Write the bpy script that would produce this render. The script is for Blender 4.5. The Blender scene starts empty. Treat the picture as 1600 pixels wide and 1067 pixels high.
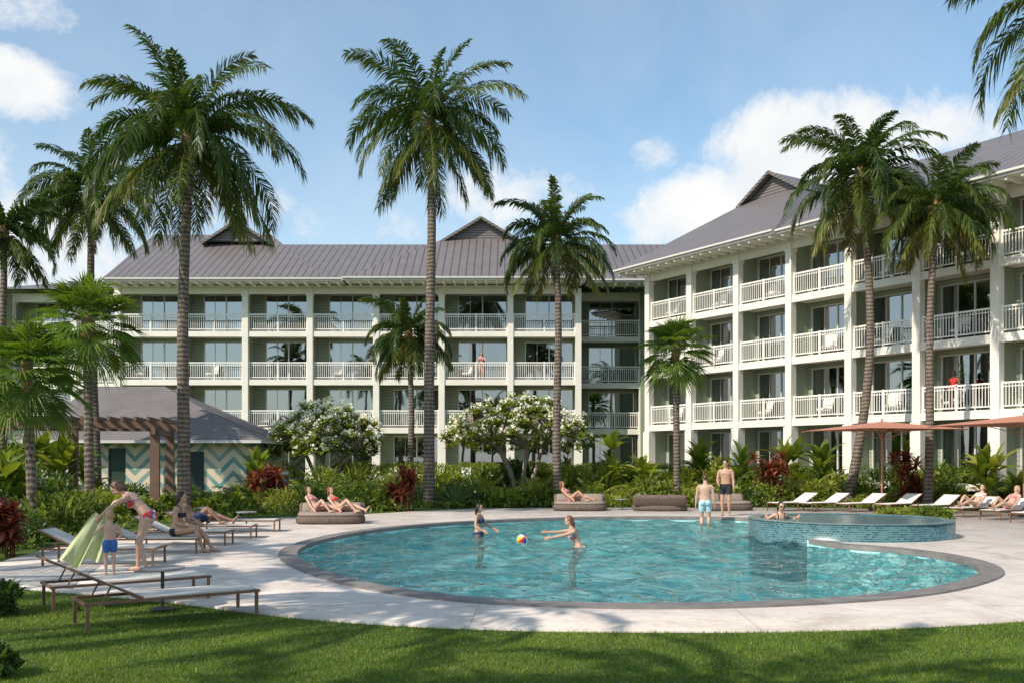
import bpy, math, random
import numpy as np
from mathutils import Vector, Matrix
R=math.radians
rnd=random.Random(11); rng=np.random.default_rng(11)
scene=bpy.context.scene; COL=scene.collection
FP=1500.0; HZ=718.0; CZ=1.85
def wx(px,Y): return (px-800)/FP*Y
def wz(py,Y): return CZ+(HZ-py)/FP*Y
# ------------------------------------------------------------ materials
class NT:
    def __init__(s,nt): s.nt=nt
    def n(s,t,**kw):
        o=s.nt.nodes.new(t)
        for k,v in kw.items(): setattr(o,k,v)
        return o
    def l(s,a,b): s.nt.links.new(a,b)
    def put(s,sock,v):
        if hasattr(v,'is_output') or hasattr(v,'links'): s.l(v,sock)
        else: sock.default_value=v
    def m(s,op,a,b=None,c=None,clamp=False):
        o=s.n('ShaderNodeMath',operation=op,use_clamp=clamp)
        s.put(o.inputs[0],a)
        if b is not None: s.put(o.inputs[1],b)
        if c is not None: s.put(o.inputs[2],c)
        return o.outputs[0]
    def mix(s,f,a,b):
        o=s.n('ShaderNodeMix',data_type='RGBA')
        s.put(o.inputs[0],f)
        for sk,v in ((o.inputs[6],a),(o.inputs[7],b)):
            if isinstance(v,tuple): sk.default_value=(v[0],v[1],v[2],1)
            else: s.l(v,sk)
        return o.outputs[2]
    def noise(s,vec,scale,detail=4,rough=.5,dist=0):
        o=s.n('ShaderNodeTexNoise'); 
        if vec is not None: s.l(vec,o.inputs['Vector'])
        o.inputs['Scale'].default_value=scale; o.inputs['Detail'].default_value=detail
        o.inputs['Roughness'].default_value=rough; o.inputs['Distortion'].default_value=dist
        return o.outputs['Fac']
    def ramp(s,f,stops):
        o=s.n('ShaderNodeValToRGB'); s.l(f,o.inputs[0]); e=o.color_ramp.elements
        while len(e)<len(stops): e.new(.5)
        for i,(p,c) in enumerate(stops):
            e[i].position=p; e[i].color=(c[0],c[1],c[2],1)
        return o.outputs[0]
    def bump(s,h,st,dist=.02,nrm=None):
        o=s.n('ShaderNodeBump'); o.inputs['Strength'].default_value=st; o.inputs['Distance'].default_value=dist
        s.l(h,o.inputs['Height'])
        if nrm is not None: s.l(nrm,o.inputs['Normal'])
        return o.outputs[0]
def newmat(name):
    m=bpy.data.materials.new(name); m.use_nodes=True
    m.node_tree.nodes.clear(); t=NT(m.node_tree)
    out=t.n('ShaderNodeOutputMaterial')
    return m,t,out
def sc(c,k): return tuple(min(1,x*k) for x in c[:3])
def mat(name,col,rough=.6,var=.15,scale=3,bump=0,bscale=30,metal=0,spec=.4,col2=None,sheen=0):
    m,t,out=newmat(name)
    p=t.n('ShaderNodeBsdfPrincipled'); t.l(p.outputs[0],out.inputs[0])
    tc=t.n('ShaderNodeTexCoord').outputs['Object']
    f=t.noise(tc,scale,5,.6)
    f=t.m('MULTIPLY_ADD',f,2.2,-.6,clamp=True)
    t.l(t.mix(f,sc(col,1-var),col2 if col2 else sc(col,1+var)),p.inputs['Base Color'])
    p.inputs['Roughness'].default_value=rough; p.inputs['Metallic'].default_value=metal
    p.inputs['Specular IOR Level'].default_value=spec
    if bump: t.l(t.bump(t.noise(tc,bscale,4),bump,.01),p.inputs['Normal'])
    return m
def leafmat(name,c1,c2,c3,tr=.28,rough=.42):
    m,t,out=newmat(name)
    a=t.n('ShaderNodeAttribute',attribute_name='tint').outputs['Fac']
    c=t.ramp(a,[(0,c1),(.5,c2),(1,c3)])
    tc=t.n('ShaderNodeTexCoord').outputs['Object']
    v=t.noise(tc,1.3,2); v=t.m('MULTIPLY_ADD',v,1.0,.5)
    mx=t.n('ShaderNodeVectorMath',operation='SCALE'); t.l(c,mx.inputs[0]); t.l(v,mx.inputs['Scale']); c=mx.outputs[0]
    p=t.n('ShaderNodeBsdfPrincipled'); t.l(c,p.inputs['Base Color']); p.inputs['Roughness'].default_value=rough
    p.inputs['Specular IOR Level'].default_value=.35
    tl=t.n('ShaderNodeBsdfTranslucent')
    m2=t.n('ShaderNodeVectorMath',operation='MULTIPLY'); t.l(c,m2.inputs[0]); m2.inputs[1].default_value=(1.8,1.8,.6); t.l(m2.outputs[0],tl.inputs[0])
    mm=t.n('ShaderNodeMixShader'); mm.inputs[0].default_value=tr
    t.l(p.outputs[0],mm.inputs[1]); t.l(tl.outputs[0],mm.inputs[2]); t.l(mm.outputs[0],out.inputs[0])
    return m
def linemat(name,col,axis,period,width,dark=.6,rough=.5,bst=.6,var=.12,metal=0,vscale=1.2):
    m,t,out=newmat(name)
    p=t.n('ShaderNodeBsdfPrincipled'); t.l(p.outputs[0],out.inputs[0])
    tc=t.n('ShaderNodeTexCoord').outputs['Object']
    x=t.n('ShaderNodeSeparateXYZ'); t.l(tc,x.inputs[0]); a=x.outputs[axis]
    fr=t.m('FRACT',t.m('DIVIDE',a,period))
    ln=t.m('LESS_THAN',fr,width)
    f=t.m('MULTIPLY_ADD',t.noise(tc,vscale,5,.6),2,-.5,clamp=True)
    base=t.mix(f,sc(col,1-var),sc(col,1+var))
    t.l(t.mix(ln,base,sc(col,dark)),p.inputs['Base Color'])
    t.l(t.bump(ln,bst,.03),p.inputs['Normal'])
    p.inputs['Roughness'].default_value=rough; p.inputs['Metallic'].default_value=metal
    return m
M={}
M['cream']=mat('cream_paint',(.78,.735,.65),.6,.06,1.2)
M['white']=mat('white_paint',(.82,.79,.73),.5,.04,2)
M['sage']=linemat('sage_siding',(.275,.315,.22),2,.18,.12,.6,.7)
M['sage_plain']=mat('sage_panel',(.255,.29,.205),.7,.08,1)
M['roofx']=linemat('metal_roof_across',(.185,.160,.155),0,.46,.15,.42,.45,.8,.14,.15)
M['roofy']=linemat('metal_roof_along',(.185,.160,.155),1,.46,.15,.42,.45,.8,.14,.15)
M['louver']=linemat('louvre_grey',(.18,.155,.15),2,.16,.35,.35,.6)
M['fascia']=mat('fascia_grey',(.60,.57,.53),.5,.06,2)
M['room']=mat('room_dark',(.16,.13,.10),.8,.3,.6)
M['curtain']=mat('curtain',(.62,.57,.48),.8,.1,3)
M['frame']=mat('window_frame',(.55,.55,.52),.4,.05,3)
def glass():
    m,t,out=newmat('window_glass')
    g=t.n('ShaderNodeBsdfGlossy'); g.inputs['Roughness'].default_value=.015; g.inputs['Color'].default_value=(.95,.98,1,1)
    tr=t.n('ShaderNodeBsdfTransparent'); tr.inputs[0].default_value=(.5,.52,.52,1)
    fr=t.n('ShaderNodeFresnel'); fr.inputs[0].default_value=1.6
    tc=t.n('ShaderNodeTexCoord').outputs['Object']
    b=t.bump(t.noise(tc,.8,1),.05,.05); t.l(b,g.inputs['Normal'])
    f=t.m('ADD',fr.outputs[0],.26,clamp=True)
    mm=t.n('ShaderNodeMixShader'); t.l(f,mm.inputs[0]); t.l(tr.outputs[0],mm.inputs[1]); t.l(g.outputs[0],mm.inputs[2]); t.l(mm.outputs[0],out.inputs[0])
    return m
M['glass']=glass()
M['terra']=mat('terracotta_canvas',(.46,.20,.135),.8,.1,2)
M['terrapole']=mat('terracotta_paint',(.36,.16,.105),.5,.1,2)
M['pergola']=mat('pergola_timber',(.17,.105,.075),.65,.25,4,.2,20)
M['brown']=mat('brown_frame',(.20,.105,.065),.5,.2,6)
M['sling']=mat('pale_sling',(.60,.56,.49),.8,.08,8,.1,90)
M['whitesling']=mat('white_sling',(.78,.76,.70),.8,.06,8,.1,90)
M['wicker']=mat('brown_wicker',(.13,.095,.075),.75,.35,14,.6,60)
M['cushion']=mat('taupe_cushion',(.27,.215,.175),.9,.12,3,.2,25)
M['greytop']=mat('grey_table_top',(.26,.25,.25),.4,.15,4)
M['darkmetal']=mat('dark_metal',(.07,.055,.05),.4,.1,4)
def barkmat():
    m,t,out=newmat('palm_bark'); p=t.n('ShaderNodeBsdfPrincipled'); t.l(p.outputs[0],out.inputs[0])
    tc=t.n('ShaderNodeTexCoord').outputs['Object']; x=t.n('ShaderNodeSeparateXYZ'); t.l(tc,x.inputs[0])
    n1=t.noise(tc,3,4,.6); mp=t.n('ShaderNodeMapping'); mp.inputs['Scale'].default_value=(14,14,2.5); t.l(tc,mp.inputs[0]); n2=t.noise(mp.outputs[0],1,4,.6)
    rg=t.m('SINE',t.m('MULTIPLY_ADD',x.outputs[2],42,t.m('MULTIPLY',n1,6))); f=t.m('ADD',t.m('MULTIPLY',rg,.22),n2)
    t.l(t.ramp(f,[(.2,(.06,.044,.034)),(.5,(.14,.108,.082)),(.85,(.25,.205,.165))]),p.inputs['Base Color']); p.inputs['Roughness'].default_value=.9
    t.l(t.bump(f,.8,.04),p.inputs['Normal']); return m
M['trunk']=barkmat()
M['bark']=mat('grey_bark',(.27,.23,.19),.85,.3,5,.5,22)
M['fiber']=mat('palm_fibre',(.22,.15,.07),.9,.4,8,.6,30)
M['coco']=mat('coconut',(.33,.24,.07),.5,.3,6)
M['palm']=leafmat('palm_leaf',(.020,.045,.012),(.055,.094,.020),(.22,.20,.045),.30,.38)
M['fan']=leafmat('fan_leaf',(.05,.10,.016),(.11,.18,.03),(.22,.26,.05),.36)
M['leafA']=leafmat('leaf_mid',(.045,.085,.016),(.12,.17,.028),(.25,.28,.05),.35)
M['leafB']=leafmat('leaf_dark',(.025,.058,.016),(.06,.11,.025),(.12,.17,.04))
M['leafC']=leafmat('leaf_light',(.09,.14,.02),(.20,.25,.036),(.36,.36,.075),.35)
M['ti']=leafmat('ti_leaf',(.06,.02,.016),(.19,.045,.03),(.38,.13,.08))
M['flower']=leafmat('blossom',(.74,.72,.62),(.86,.84,.76),(.88,.83,.64),.15,.6)
M['agave']=leafmat('agave_leaf',(.07,.13,.055),(.12,.19,.09),(.20,.28,.13))
# ------------------------------------------------------------ mesh helpers
class MB:
    def __init__(s): s.v=[]; s.f=[]; s.m=[]; s.mi=0
    def add(s,vs,fs):
        o=len(s.v); s.v+=[tuple(v) for v in vs]; s.f+=[tuple(i+o for i in f) for f in fs]; s.m+=[s.mi]*len(fs)
    def box(s,x0,x1,y0,y1,z0,z1):
        s.add([(x0,y0,z0),(x1,y0,z0),(x1,y1,z0),(x0,y1,z0),(x0,y0,z1),(x1,y0,z1),(x1,y1,z1),(x0,y1,z1)],
              [(0,3,2,1),(4,5,6,7),(0,1,5,4),(1,2,6,5),(2,3,7,6),(3,0,4,7)]); return s
    def bar(s,a,b,w,h=None):
        a=Vector(a);b=Vector(b);h=h or w; d=(b-a).normalized(); up=Vector((0,0,1))
        if abs(d.z)>.98: up=Vector((1,0,0))
        x=d.cross(up).normalized()*w/2; z=x.cross(d).normalized()*h/2
        s.add([a-x-z,a+x-z,a+x+z,a-x+z,b-x-z,b+x-z,b+x+z,b-x+z],[(0,3,2,1),(4,5,6,7),(0,1,5,4),(1,2,6,5),(2,3,7,6),(3,0,4,7)][:]); return s
    def loft(s,cs,ss,fs,rw,rd,n=14,cap=.75):
        vs=[];fc=[]
        K=len(cs)
        for c,S,Fv,w,d in zip(cs,ss,fs,rw,rd):
            for i in range(n):
                a=2*math.pi*i/n; vs.append(c+S*(w*math.cos(a))+Fv*(d*math.sin(a)))
        for k in range(K-1):
            for i in range(n):
                j=(i+1)%n; fc.append((k*n+i,k*n+j,(k+1)*n+j,(k+1)*n+i))
        d0=(cs[0]-cs[1]).normalized(); d1=(cs[-1]-cs[-2]).normalized()
        vs.append(cs[0]+d0*min(rw[0],rd[0])*cap); vs.append(cs[-1]+d1*min(rw[-1],rd[-1])*cap)
        for i in range(n):
            j=(i+1)%n; fc.append((j,i,K*n)); fc.append(((K-1)*n+i,(K-1)*n+j,K*n+1))
        s.add(vs,fc); return s
    def tube(s,pts,rad,n=8,cap=.6):
        pts=[Vector(p) for p in pts]
        if not isinstance(rad,(list,tuple)): rad=[rad]*len(pts)
        S=[];Fv=[];prev=None
        for i,p in enumerate(pts):
            t=(pts[min(i+1,len(pts)-1)]-pts[max(i-1,0)]).normalized()
            if prev is None:
                a=Vector((0,0,1)) if abs(t.z)<.9 else Vector((1,0,0)); x=t.cross(a).normalized()
            else: x=(prev-t*prev.dot(t)).normalized()
            prev=x; S.append(x); Fv.append(t.cross(x).normalized())
        return s.loft(pts,S,Fv,list(rad),list(rad),n,cap)
    def ell(s,c,ax,ay,az,nu=14,nv=9):
        c=Vector(c);ax=Vector(ax);ay=Vector(ay);az=Vector(az);vs=[];fc=[]
        for k in range(1,nv):
            p=math.pi*k/nv
            for i in range(nu):
                a=2*math.pi*i/nu; vs.append(c+ax*(math.sin(p)*math.cos(a))+ay*(math.sin(p)*math.sin(a))+az*math.cos(p))
        for k in range(nv-2):
            for i in range(nu):
                j=(i+1)%nu; fc.append((k*nu+i,(k+1)*nu+i,(k+1)*nu+j,k*nu+j))
        T=len(vs); vs.append(c+az); vs.append(c-az); b=(nv-2)*nu
        for i in range(nu):
            j=(i+1)%nu; fc.append((i,j,T)); fc.append((b+j,b+i,T+1))
        s.add(vs,fc); return s
    def sph(s,c,r,nu=14,nv=9): return s.ell(c,(r,0,0),(0,r,0),(0,0,r),nu,nv)
    def lathe(s,prof,n=24,c=(0,0,0)):
        vs=[];fc=[];K=len(prof)
        for r,z in prof:
            for i in range(n):
                a=2*math.pi*i/n; vs.append((c[0]+r*math.cos(a),c[1]+r*math.sin(a),c[2]+z))
        for k in range(K-1):
            for i in range(n):
                j=(i+1)%n; fc.append((k*n+i,k*n+j,(k+1)*n+j,(k+1)*n+i))
        if prof[0][0]>1e-4: fc.append(tuple(range(n-1,-1,-1)))
        if prof[-1][0]>1e-4: fc.append(tuple((K-1)*n+i for i in range(n)))
        s.add(vs,fc); return s
    def disc(s,r,z,n=64):
        s.add([(r*math.cos(2*math.pi*i/n),r*math.sin(2*math.pi*i/n),z) for i in range(n)],[tuple(range(n))]); return s
    def rbox(s,cx,cy,z0,z1,hx,hy,r=.1,e=4.0,n=36):
        prof=[(0.9,z0),(0.3,z0+r*.2),(0,z0+r*.8),(0,z1-r),(.3,z1-r*.35),(.9,z1-r*.05),(2.5,z1)]
        vs=[];fc=[]
        for ins,z in prof:
            for i in range(n):
                a=2*math.pi*i/n; c=math.cos(a); q=math.sin(a)
                X=math.copysign(abs(c)**(2/e),c)*(hx-ins*r); Y=math.copysign(abs(q)**(2/e),q)*(hy-min(ins*r,hy*.8))
                vs.append((cx+X,cy+Y,z))
        K=len(prof)
        for k in range(K-1):
            for i in range(n):
                j=(i+1)%n; fc.append((k*n+i,k*n+j,(k+1)*n+j,(k+1)*n+i))
        fc.append(tuple(range(n-1,-1,-1))); fc.append(tuple((K-1)*n+i for i in range(n)))
        s.add(vs,fc); return s
    def rot(s,mx,start=0):
        for i in range(start,len(s.v)): s.v[i]=tuple(mx@Vector(s.v[i]))
        return s
    def mesh(s,name,mats,smooth=False):
        me=bpy.data.meshes.new(name); me.from_pydata(s.v,[],s.f)
        if not isinstance(mats,(list,tuple)): mats=[mats]
        for m in mats: me.materials.append(m)
        if len(mats)>1: me.polygons.foreach_set('material_index',s.m)
        if smooth: me.polygons.foreach_set('use_smooth',[True]*len(s.f))
        me.update(); return me
    def build(s,name,mats,parent=None,smooth=False,loc=(0,0,0),rz=0): return put(name,s.mesh(name,mats,smooth),parent,loc,rz)
def put(name,me,parent=None,loc=(0,0,0),rz=0):
    o=bpy.data.objects.new(name,me); COL.objects.link(o); o.location=loc; o.rotation_euler=(0,0,rz)
    if parent is not None: o.parent=parent
    return o
def thing(name,label,cat,loc=(0,0,0),rz=0,group=None):
    o=bpy.data.objects.new(name,None); COL.objects.link(o); o.location=loc; o.rotation_euler=(0,0,rz)
    o.empty_display_size=.2
    return tag(o,label,cat,group)
def tag(o,label,cat,group=None):
    o['label']=label; o['category']=cat
    if group: o['group']=group
    return o
def struct(o,label=None,kind='structure',cat=None):
    o['kind']=kind
    if label: o['label']=label
    if cat: o['category']=cat
    return o
def dup(root,loc,rz,label,group=None,scale=None):
    def cp(o,par):
        c=o.copy(); COL.objects.link(c)
        if par is not None: c.parent=par
        for ch in list(o.children): cp(ch,c)
        return c
    r=cp(root,None); r.location=loc; r.rotation_euler=(0,0,rz); r['label']=label
    if group: r['group']=group
    if scale: r.scale=scale
    return r
class NB:
    def __init__(s): s.V=[];s.Q=[];s.T=[];s.A=[];s.n=0
    def add(s,V,Q=None,T=None,tint=.5):
        V=np.asarray(V,float).reshape(-1,3); k=len(V)
        if Q is not None: s.Q.append(np.asarray(Q,int).reshape(-1,4)+s.n)
        if T is not None: s.T.append(np.asarray(T,int).reshape(-1,3)+s.n)
        t=np.asarray(tint,float)
        s.A.append(np.full(k,float(t)) if t.ndim==0 else t); s.V.append(V); s.n+=k
    def mesh(s,name,mt,smooth=False):
        V=np.concatenate(s.V); Q=np.concatenate(s.Q) if s.Q else np.zeros((0,4),int); T=np.concatenate(s.T) if s.T else np.zeros((0,3),int)
        me=bpy.data.meshes.new(name); me.vertices.add(len(V)); me.vertices.foreach_set('co',V.ravel())
        L=np.concatenate([Q.ravel(),T.ravel()]); me.loops.add(len(L)); me.loops.foreach_set('vertex_index',L.astype(np.int32))
        P=len(Q)+len(T); me.polygons.add(P)
        st=np.concatenate([np.arange(len(Q))*4,len(Q)*4+np.arange(len(T))*3]).astype(np.int32)
        me.polygons.foreach_set('loop_start',st)
        try: me.polygons.foreach_set('loop_total',np.concatenate([np.full(len(Q),4),np.full(len(T),3)]).astype(np.int32))
        except Exception: pass
        me.update(calc_edges=True); me.validate()
        if smooth: me.polygons.foreach_set('use_smooth',[True]*len(me.polygons))
        a=me.attributes.new('tint','FLOAT','POINT'); a.data.foreach_set('value',np.clip(np.concatenate(s.A),0,1).astype(np.float32))
        me.materials.append(mt); return me
UP=np.array([0,0,1.])
def nrm(a): return a/np.maximum(np.linalg.norm(a,axis=-1,keepdims=True),1e-9)
def frond(nb,P0,az,elev,L,droop,n=44,lw=.042,ll=.20,tint=.4,hang=.4,roll=0):
    K=16; s=np.linspace(0,1,K); ang=elev-droop*s**1.4; seg=L/(K-1)
    hd=np.array([math.cos(az),math.sin(az),0])
    h=np.concatenate([[0],np.cumsum(np.cos(ang))[:-1]])*seg; z=np.concatenate([[0],np.cumsum(np.sin(ang))[:-1]])*seg
    pts=np.array(P0)+h[:,None]*hd+z[:,None]*UP
    t=np.linspace(.10,1,n)+rng.normal(0,.004,n); t=np.clip(t,.1,1)
    P=np.stack([np.interp(t,s,pts[:,i]) for i in range(3)],1); a=np.interp(t,s,ang)
    T=np.cos(a)[:,None]*hd+np.sin(a)[:,None]*UP
    S0=np.cross(hd,UP); N=-np.sin(a)[:,None]*hd+np.cos(a)[:,None]*UP
    S=S0*math.cos(roll)+N*math.sin(roll); N2=N*math.cos(roll)-S0*math.sin(roll)
    l=L*ll*np.sin(np.pi*(t*.80+.14))**.55*rng.uniform(.8,1.15,n)
    f=.45+.6*t
    for sd in (1,-1):
        fj=f+rng.normal(0,.12,n); d=sd*S*np.cos(fj)[:,None]+T*np.sin(fj)[:,None]+N2*rng.normal(.14,.12,n)[:,None]
        d=nrm(d); hg=hang*rng.uniform(.5,1.4,n)
        m1=P+d*(l*.45)[:,None]-UP*(l*hg*.14)[:,None]
        tp=P+d*(l*.86)[:,None]-UP*(l*hg)[:,None]
        W=nrm(T+.25*N2+rng.normal(0,.15,(n,3)))*lw/2
        V=np.stack([P-W*.6,P+W*.6,m1+W,m1-W,tp],1).reshape(-1,3)
        b=np.arange(n)[:,None]*5
        tt=np.stack([tint+0*t,tint+0*t,tint+.06+0*t,tint+.06+0*t,tint+.20+0*t],1)+rng.normal(0,.10,n)[:,None]+.12*t[:,None]
        nb.add(V,b+np.array([0,1,2,3]),b+np.array([3,2,4]),tt.ravel())
    r=np.linspace(.035,.006,K)[:,None]; s1=S0*r; s2=UP*r
    V=np.stack([pts-s1,pts+s2*.5,pts+s1,pts-s2*.6],1).reshape(-1,3)
    q=[]
    for k in range(K-1):
        for i in range(4): q.append((k*4+i,k*4+(i+1)%4,(k+1)*4+(i+1)%4,(k+1)*4+i))
    nb.add(V,q,None,min(1,tint+.45))
def strap(nb,P0,az,elev,L,droop,w,tint,K=7,peak=.45,fold=.15,twist=0):
    s=np.linspace(0,1,K); ang=elev-droop*s**1.3; seg=L/(K-1)
    hd=np.array([math.cos(az),math.sin(az),0])
    h=np.concatenate([[0],np.cumsum(np.cos(ang))[:-1]])*seg; z=np.concatenate([[0],np.cumsum(np.sin(ang))[:-1]])*seg
    pts=np.array(P0)+h[:,None]*hd+z[:,None]*UP
    prof=np.where(s<peak,.25+.75*np.sin(np.pi/2*s/peak),np.abs(np.cos(np.pi/2*(s-peak)/(1-peak)))**.8); prof[-1]=.02
    S0=np.cross(hd,UP); N=-np.sin(ang)[:,None]*hd+np.cos(ang)[:,None]*UP
    S=S0*math.cos(twist)+N*math.sin(twist); W=S*(prof*w/2)[:,None]
    V=np.stack([pts-W+N*(prof*w*fold)[:,None],pts,pts+W+N*(prof*w*fold)[:,None]],1).reshape(-1,3)
    q=[]
    for k in range(K-1): q+= [(k*3,k*3+1,k*3+4,k*3+3),(k*3+1,k*3+2,k*3+5,k*3+4)]
    nb.add(V,q,None,tint)
def fanleaf(nb,P0,az,elev,pet,r,tint):
    hd=np.array([math.cos(az),math.sin(az),0]); D=hd*math.cos(elev)+UP*math.sin(elev)
    S=np.cross(hd,UP); hub=np.array(P0)+D*pet-UP*.04
    D2=nrm(D*1.0-UP*.25); N=np.cross(S,D2)
    w=S*.014; nb.add([P0-w,P0+w,hub+w,hub-w],[(0,1,2,3)],None,.8)
    n=30; th=np.linspace(-2.2,2.2,n)+rng.normal(0,.02,n); dth=4.4/(n-1)
    rr=r*(1-.22*np.abs(th/2.2)**2)*rng.uniform(.88,1.08,n)
    def pt(t,q,lift): 
        d=np.cos(t)[:,None]*D2+np.sin(t)[:,None]*S
        return hub+d*q[:,None]+N*(lift*q*(.22*np.abs(np.sin(t))+.05))[:,None]
    c=pt(th,rr*.06,1); a=pt(th-dth*.40,rr*.5,1); b=pt(th+dth*.40,rr*.5,1); m=pt(th,rr*.5,1)-N*.03
    tp=pt(th,rr,.6)-UP*(rr*rng.uniform(.10,.38,n))[:,None]
    V=np.stack([c,a,m,b,tp],1).reshape(-1,3); k=np.arange(n)[:,None]*5
    nb.add(V,None,np.concatenate([k+np.array([0,1,2]),k+np.array([0,2,3]),k+np.array([1,4,2]),k+np.array([2,4,3])]),np.repeat(tint+rng.normal(0,.10,n),5))
def leaves(nb,P,Nn,size,wr=.5,tbase=.4,tvar=.2):
    n=len(P); d=nrm(rng.normal(0,1,(n,3))+Nn*.8); sz=size*rng.uniform(.6,1.3,n)
    side=nrm(np.cross(d,rng.normal(0,1,(n,3))+Nn*.6)); nn=np.cross(side,d)
    L=sz[:,None]; tip=P+d*L; ml=P+d*L*.5+side*L*wr/2+nn*L*.08; mr=P+d*L*.5-side*L*wr/2+nn*L*.08
    V=np.stack([P,ml,tip,mr],1).reshape(-1,3); k=np.arange(n)[:,None]*4
    nb.add(V,None,np.concatenate([k+np.array([0,1,2]),k+np.array([0,2,3])]),np.repeat(tbase+rng.normal(0,tvar,n),4))
def cloud(nb,c,rad,n,size,wr=.5,tbase=.4,seed=0,inner=.45,flat=True,box=False):
    c=np.array(c,float);rad=np.array(rad,float)
    if box:
        u=rng.uniform(-1,1,(n,3)); ax=rng.integers(0,3,n); sg=rng.choice([-1,1],n)
        k=np.arange(n); u[k,ax]=sg*rng.uniform(.75,1.07,n); P=c+u*rad; P[:,2]+=.05*np.sin(P[:,0]*2.1)+.04*np.sin(P[:,0]*5.3); Nn=np.zeros((n,3)); Nn[k,ax]=sg
        leaves(nb,P,Nn,size,wr,tbase); return
    d=nrm(rng.normal(0,1,(n,3)))
    lump=1+.20*np.sin(d[:,0]*4.1+seed)*np.sin(d[:,1]*3.7+seed*1.7)+.16*np.sin(d[:,2]*6.3+seed*2.3+d[:,0]*3)+.10*np.sin(d[:,1]*11+seed)
    r=rng.uniform(inner**2,1,n)**.5*lump
    P=c+d*rad*r[:,None]
    if flat: P[:,2]=np.maximum(P[:,2],.03)
    leaves(nb,P,d,size,wr,tbase)
# ------------------------------------------------------------ people
def ik(a,t,l1,l2,pole):
    d=t-a; L=min(d.length,(l1+l2)*.998); d.normalize(); t=a+d*L
    c=max(-1,min(1,(l1*l1+L*L-l2*l2)/(2*l1*L)))
    p=(pole-d*pole.dot(d)).normalized()
    return a+d*(l1*c)+p*(l1*math.sqrt(1-c*c)),t
def remesh(mb,vox,it=3):
    me=bpy.data.meshes.new('tmp'); me.from_pydata(mb.v,[],mb.f); me.update()
    o=bpy.data.objects.new('tmp',me); COL.objects.link(o)
    m=o.modifiers.new('r','REMESH'); m.mode='VOXEL'; m.voxel_size=vox
    s=o.modifiers.new('s','SMOOTH'); s.factor=.5; s.iterations=it
    dg=bpy.context.evaluated_depsgraph_get(); dg.update()
    r=bpy.data.meshes.new_from_object(o.evaluated_get(dg)); bpy.data.objects.remove(o); bpy.data.meshes.remove(me)
    return r
def skinmat(name,c):
    m,t,out=newmat(name); p=t.n('ShaderNodeBsdfPrincipled'); t.l(p.outputs[0],out.inputs[0])
    tc=t.n('ShaderNodeTexCoord').outputs['Object']; f=t.noise(tc,6,3)
    t.l(t.mix(f,sc(c,.88),sc(c,1.1)),p.inputs['Base Color']); p.inputs['Roughness'].default_value=.48
    p.inputs['Subsurface Weight'].default_value=.08; p.inputs['Subsurface Radius'].default_value=(.02,.008,.004)
    return m
SK={'light':skinmat('skin_light',(.54,.33,.235)),'tan':skinmat('skin_tan',(.45,.26,.165)),'brown':skinmat('skin_brown',(.26,.14,.09)),'dark':skinmat('skin_deep',(.13,.07,.045))}
HR={'dark':mat('hair_dark',(.022,.015,.011),.45,.3,20),'brown':mat('hair_brown',(.08,.045,.025),.45,.3,20),'blond':mat('hair_blond',(.38,.25,.12),.5,.25,20),'auburn':mat('hair_auburn',(.17,.07,.035),.45,.3,20)}
CL={}
def cloth(n,c,c2=None,scale=3,var=.1):
    if n not in CL: CL[n]=mat('cloth_'+n,c,.8,var,scale,col2=c2)
    return CL[n]
cloth('red',(.6,.05,.04)); cloth('navy',(.03,.05,.13)); cloth('black',(.02,.02,.024)); cloth('white',(.75,.75,.72))
def prm():
    m,t,out=newmat('cloth_print'); p=t.n('ShaderNodeBsdfPrincipled'); t.l(p.outputs[0],out.inputs[0]); tc=t.n('ShaderNodeTexCoord').outputs['Object']
    v=t.n('ShaderNodeTexVoronoi'); v.inputs['Scale'].default_value=16; t.l(tc,v.inputs['Vector']); x=t.n('ShaderNodeSeparateColor'); t.l(v.outputs['Color'],x.inputs[0])
    r=t.ramp(x.outputs[0],[(0,(.55,.03,.03)),(.40,(.03,.12,.36)),(.72,(.6,.5,.4))]); t.nt.nodes[-1].color_ramp.interpolation='CONSTANT'; t.l(r,p.inputs['Base Color']); return m
CL['print']=prm(); cloth('aqua',(.10,.42,.50),(.75,.8,.8),14); cloth('blue',(.03,.08,.30),(.05,.2,.5),20); cloth('pink',(.6,.22,.25)); cloth('teal',(.05,.25,.28))
eyem=mat('eye_dark',(.02,.015,.012),.2,.1,5)
V3=lambda a: Vector(a)
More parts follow.
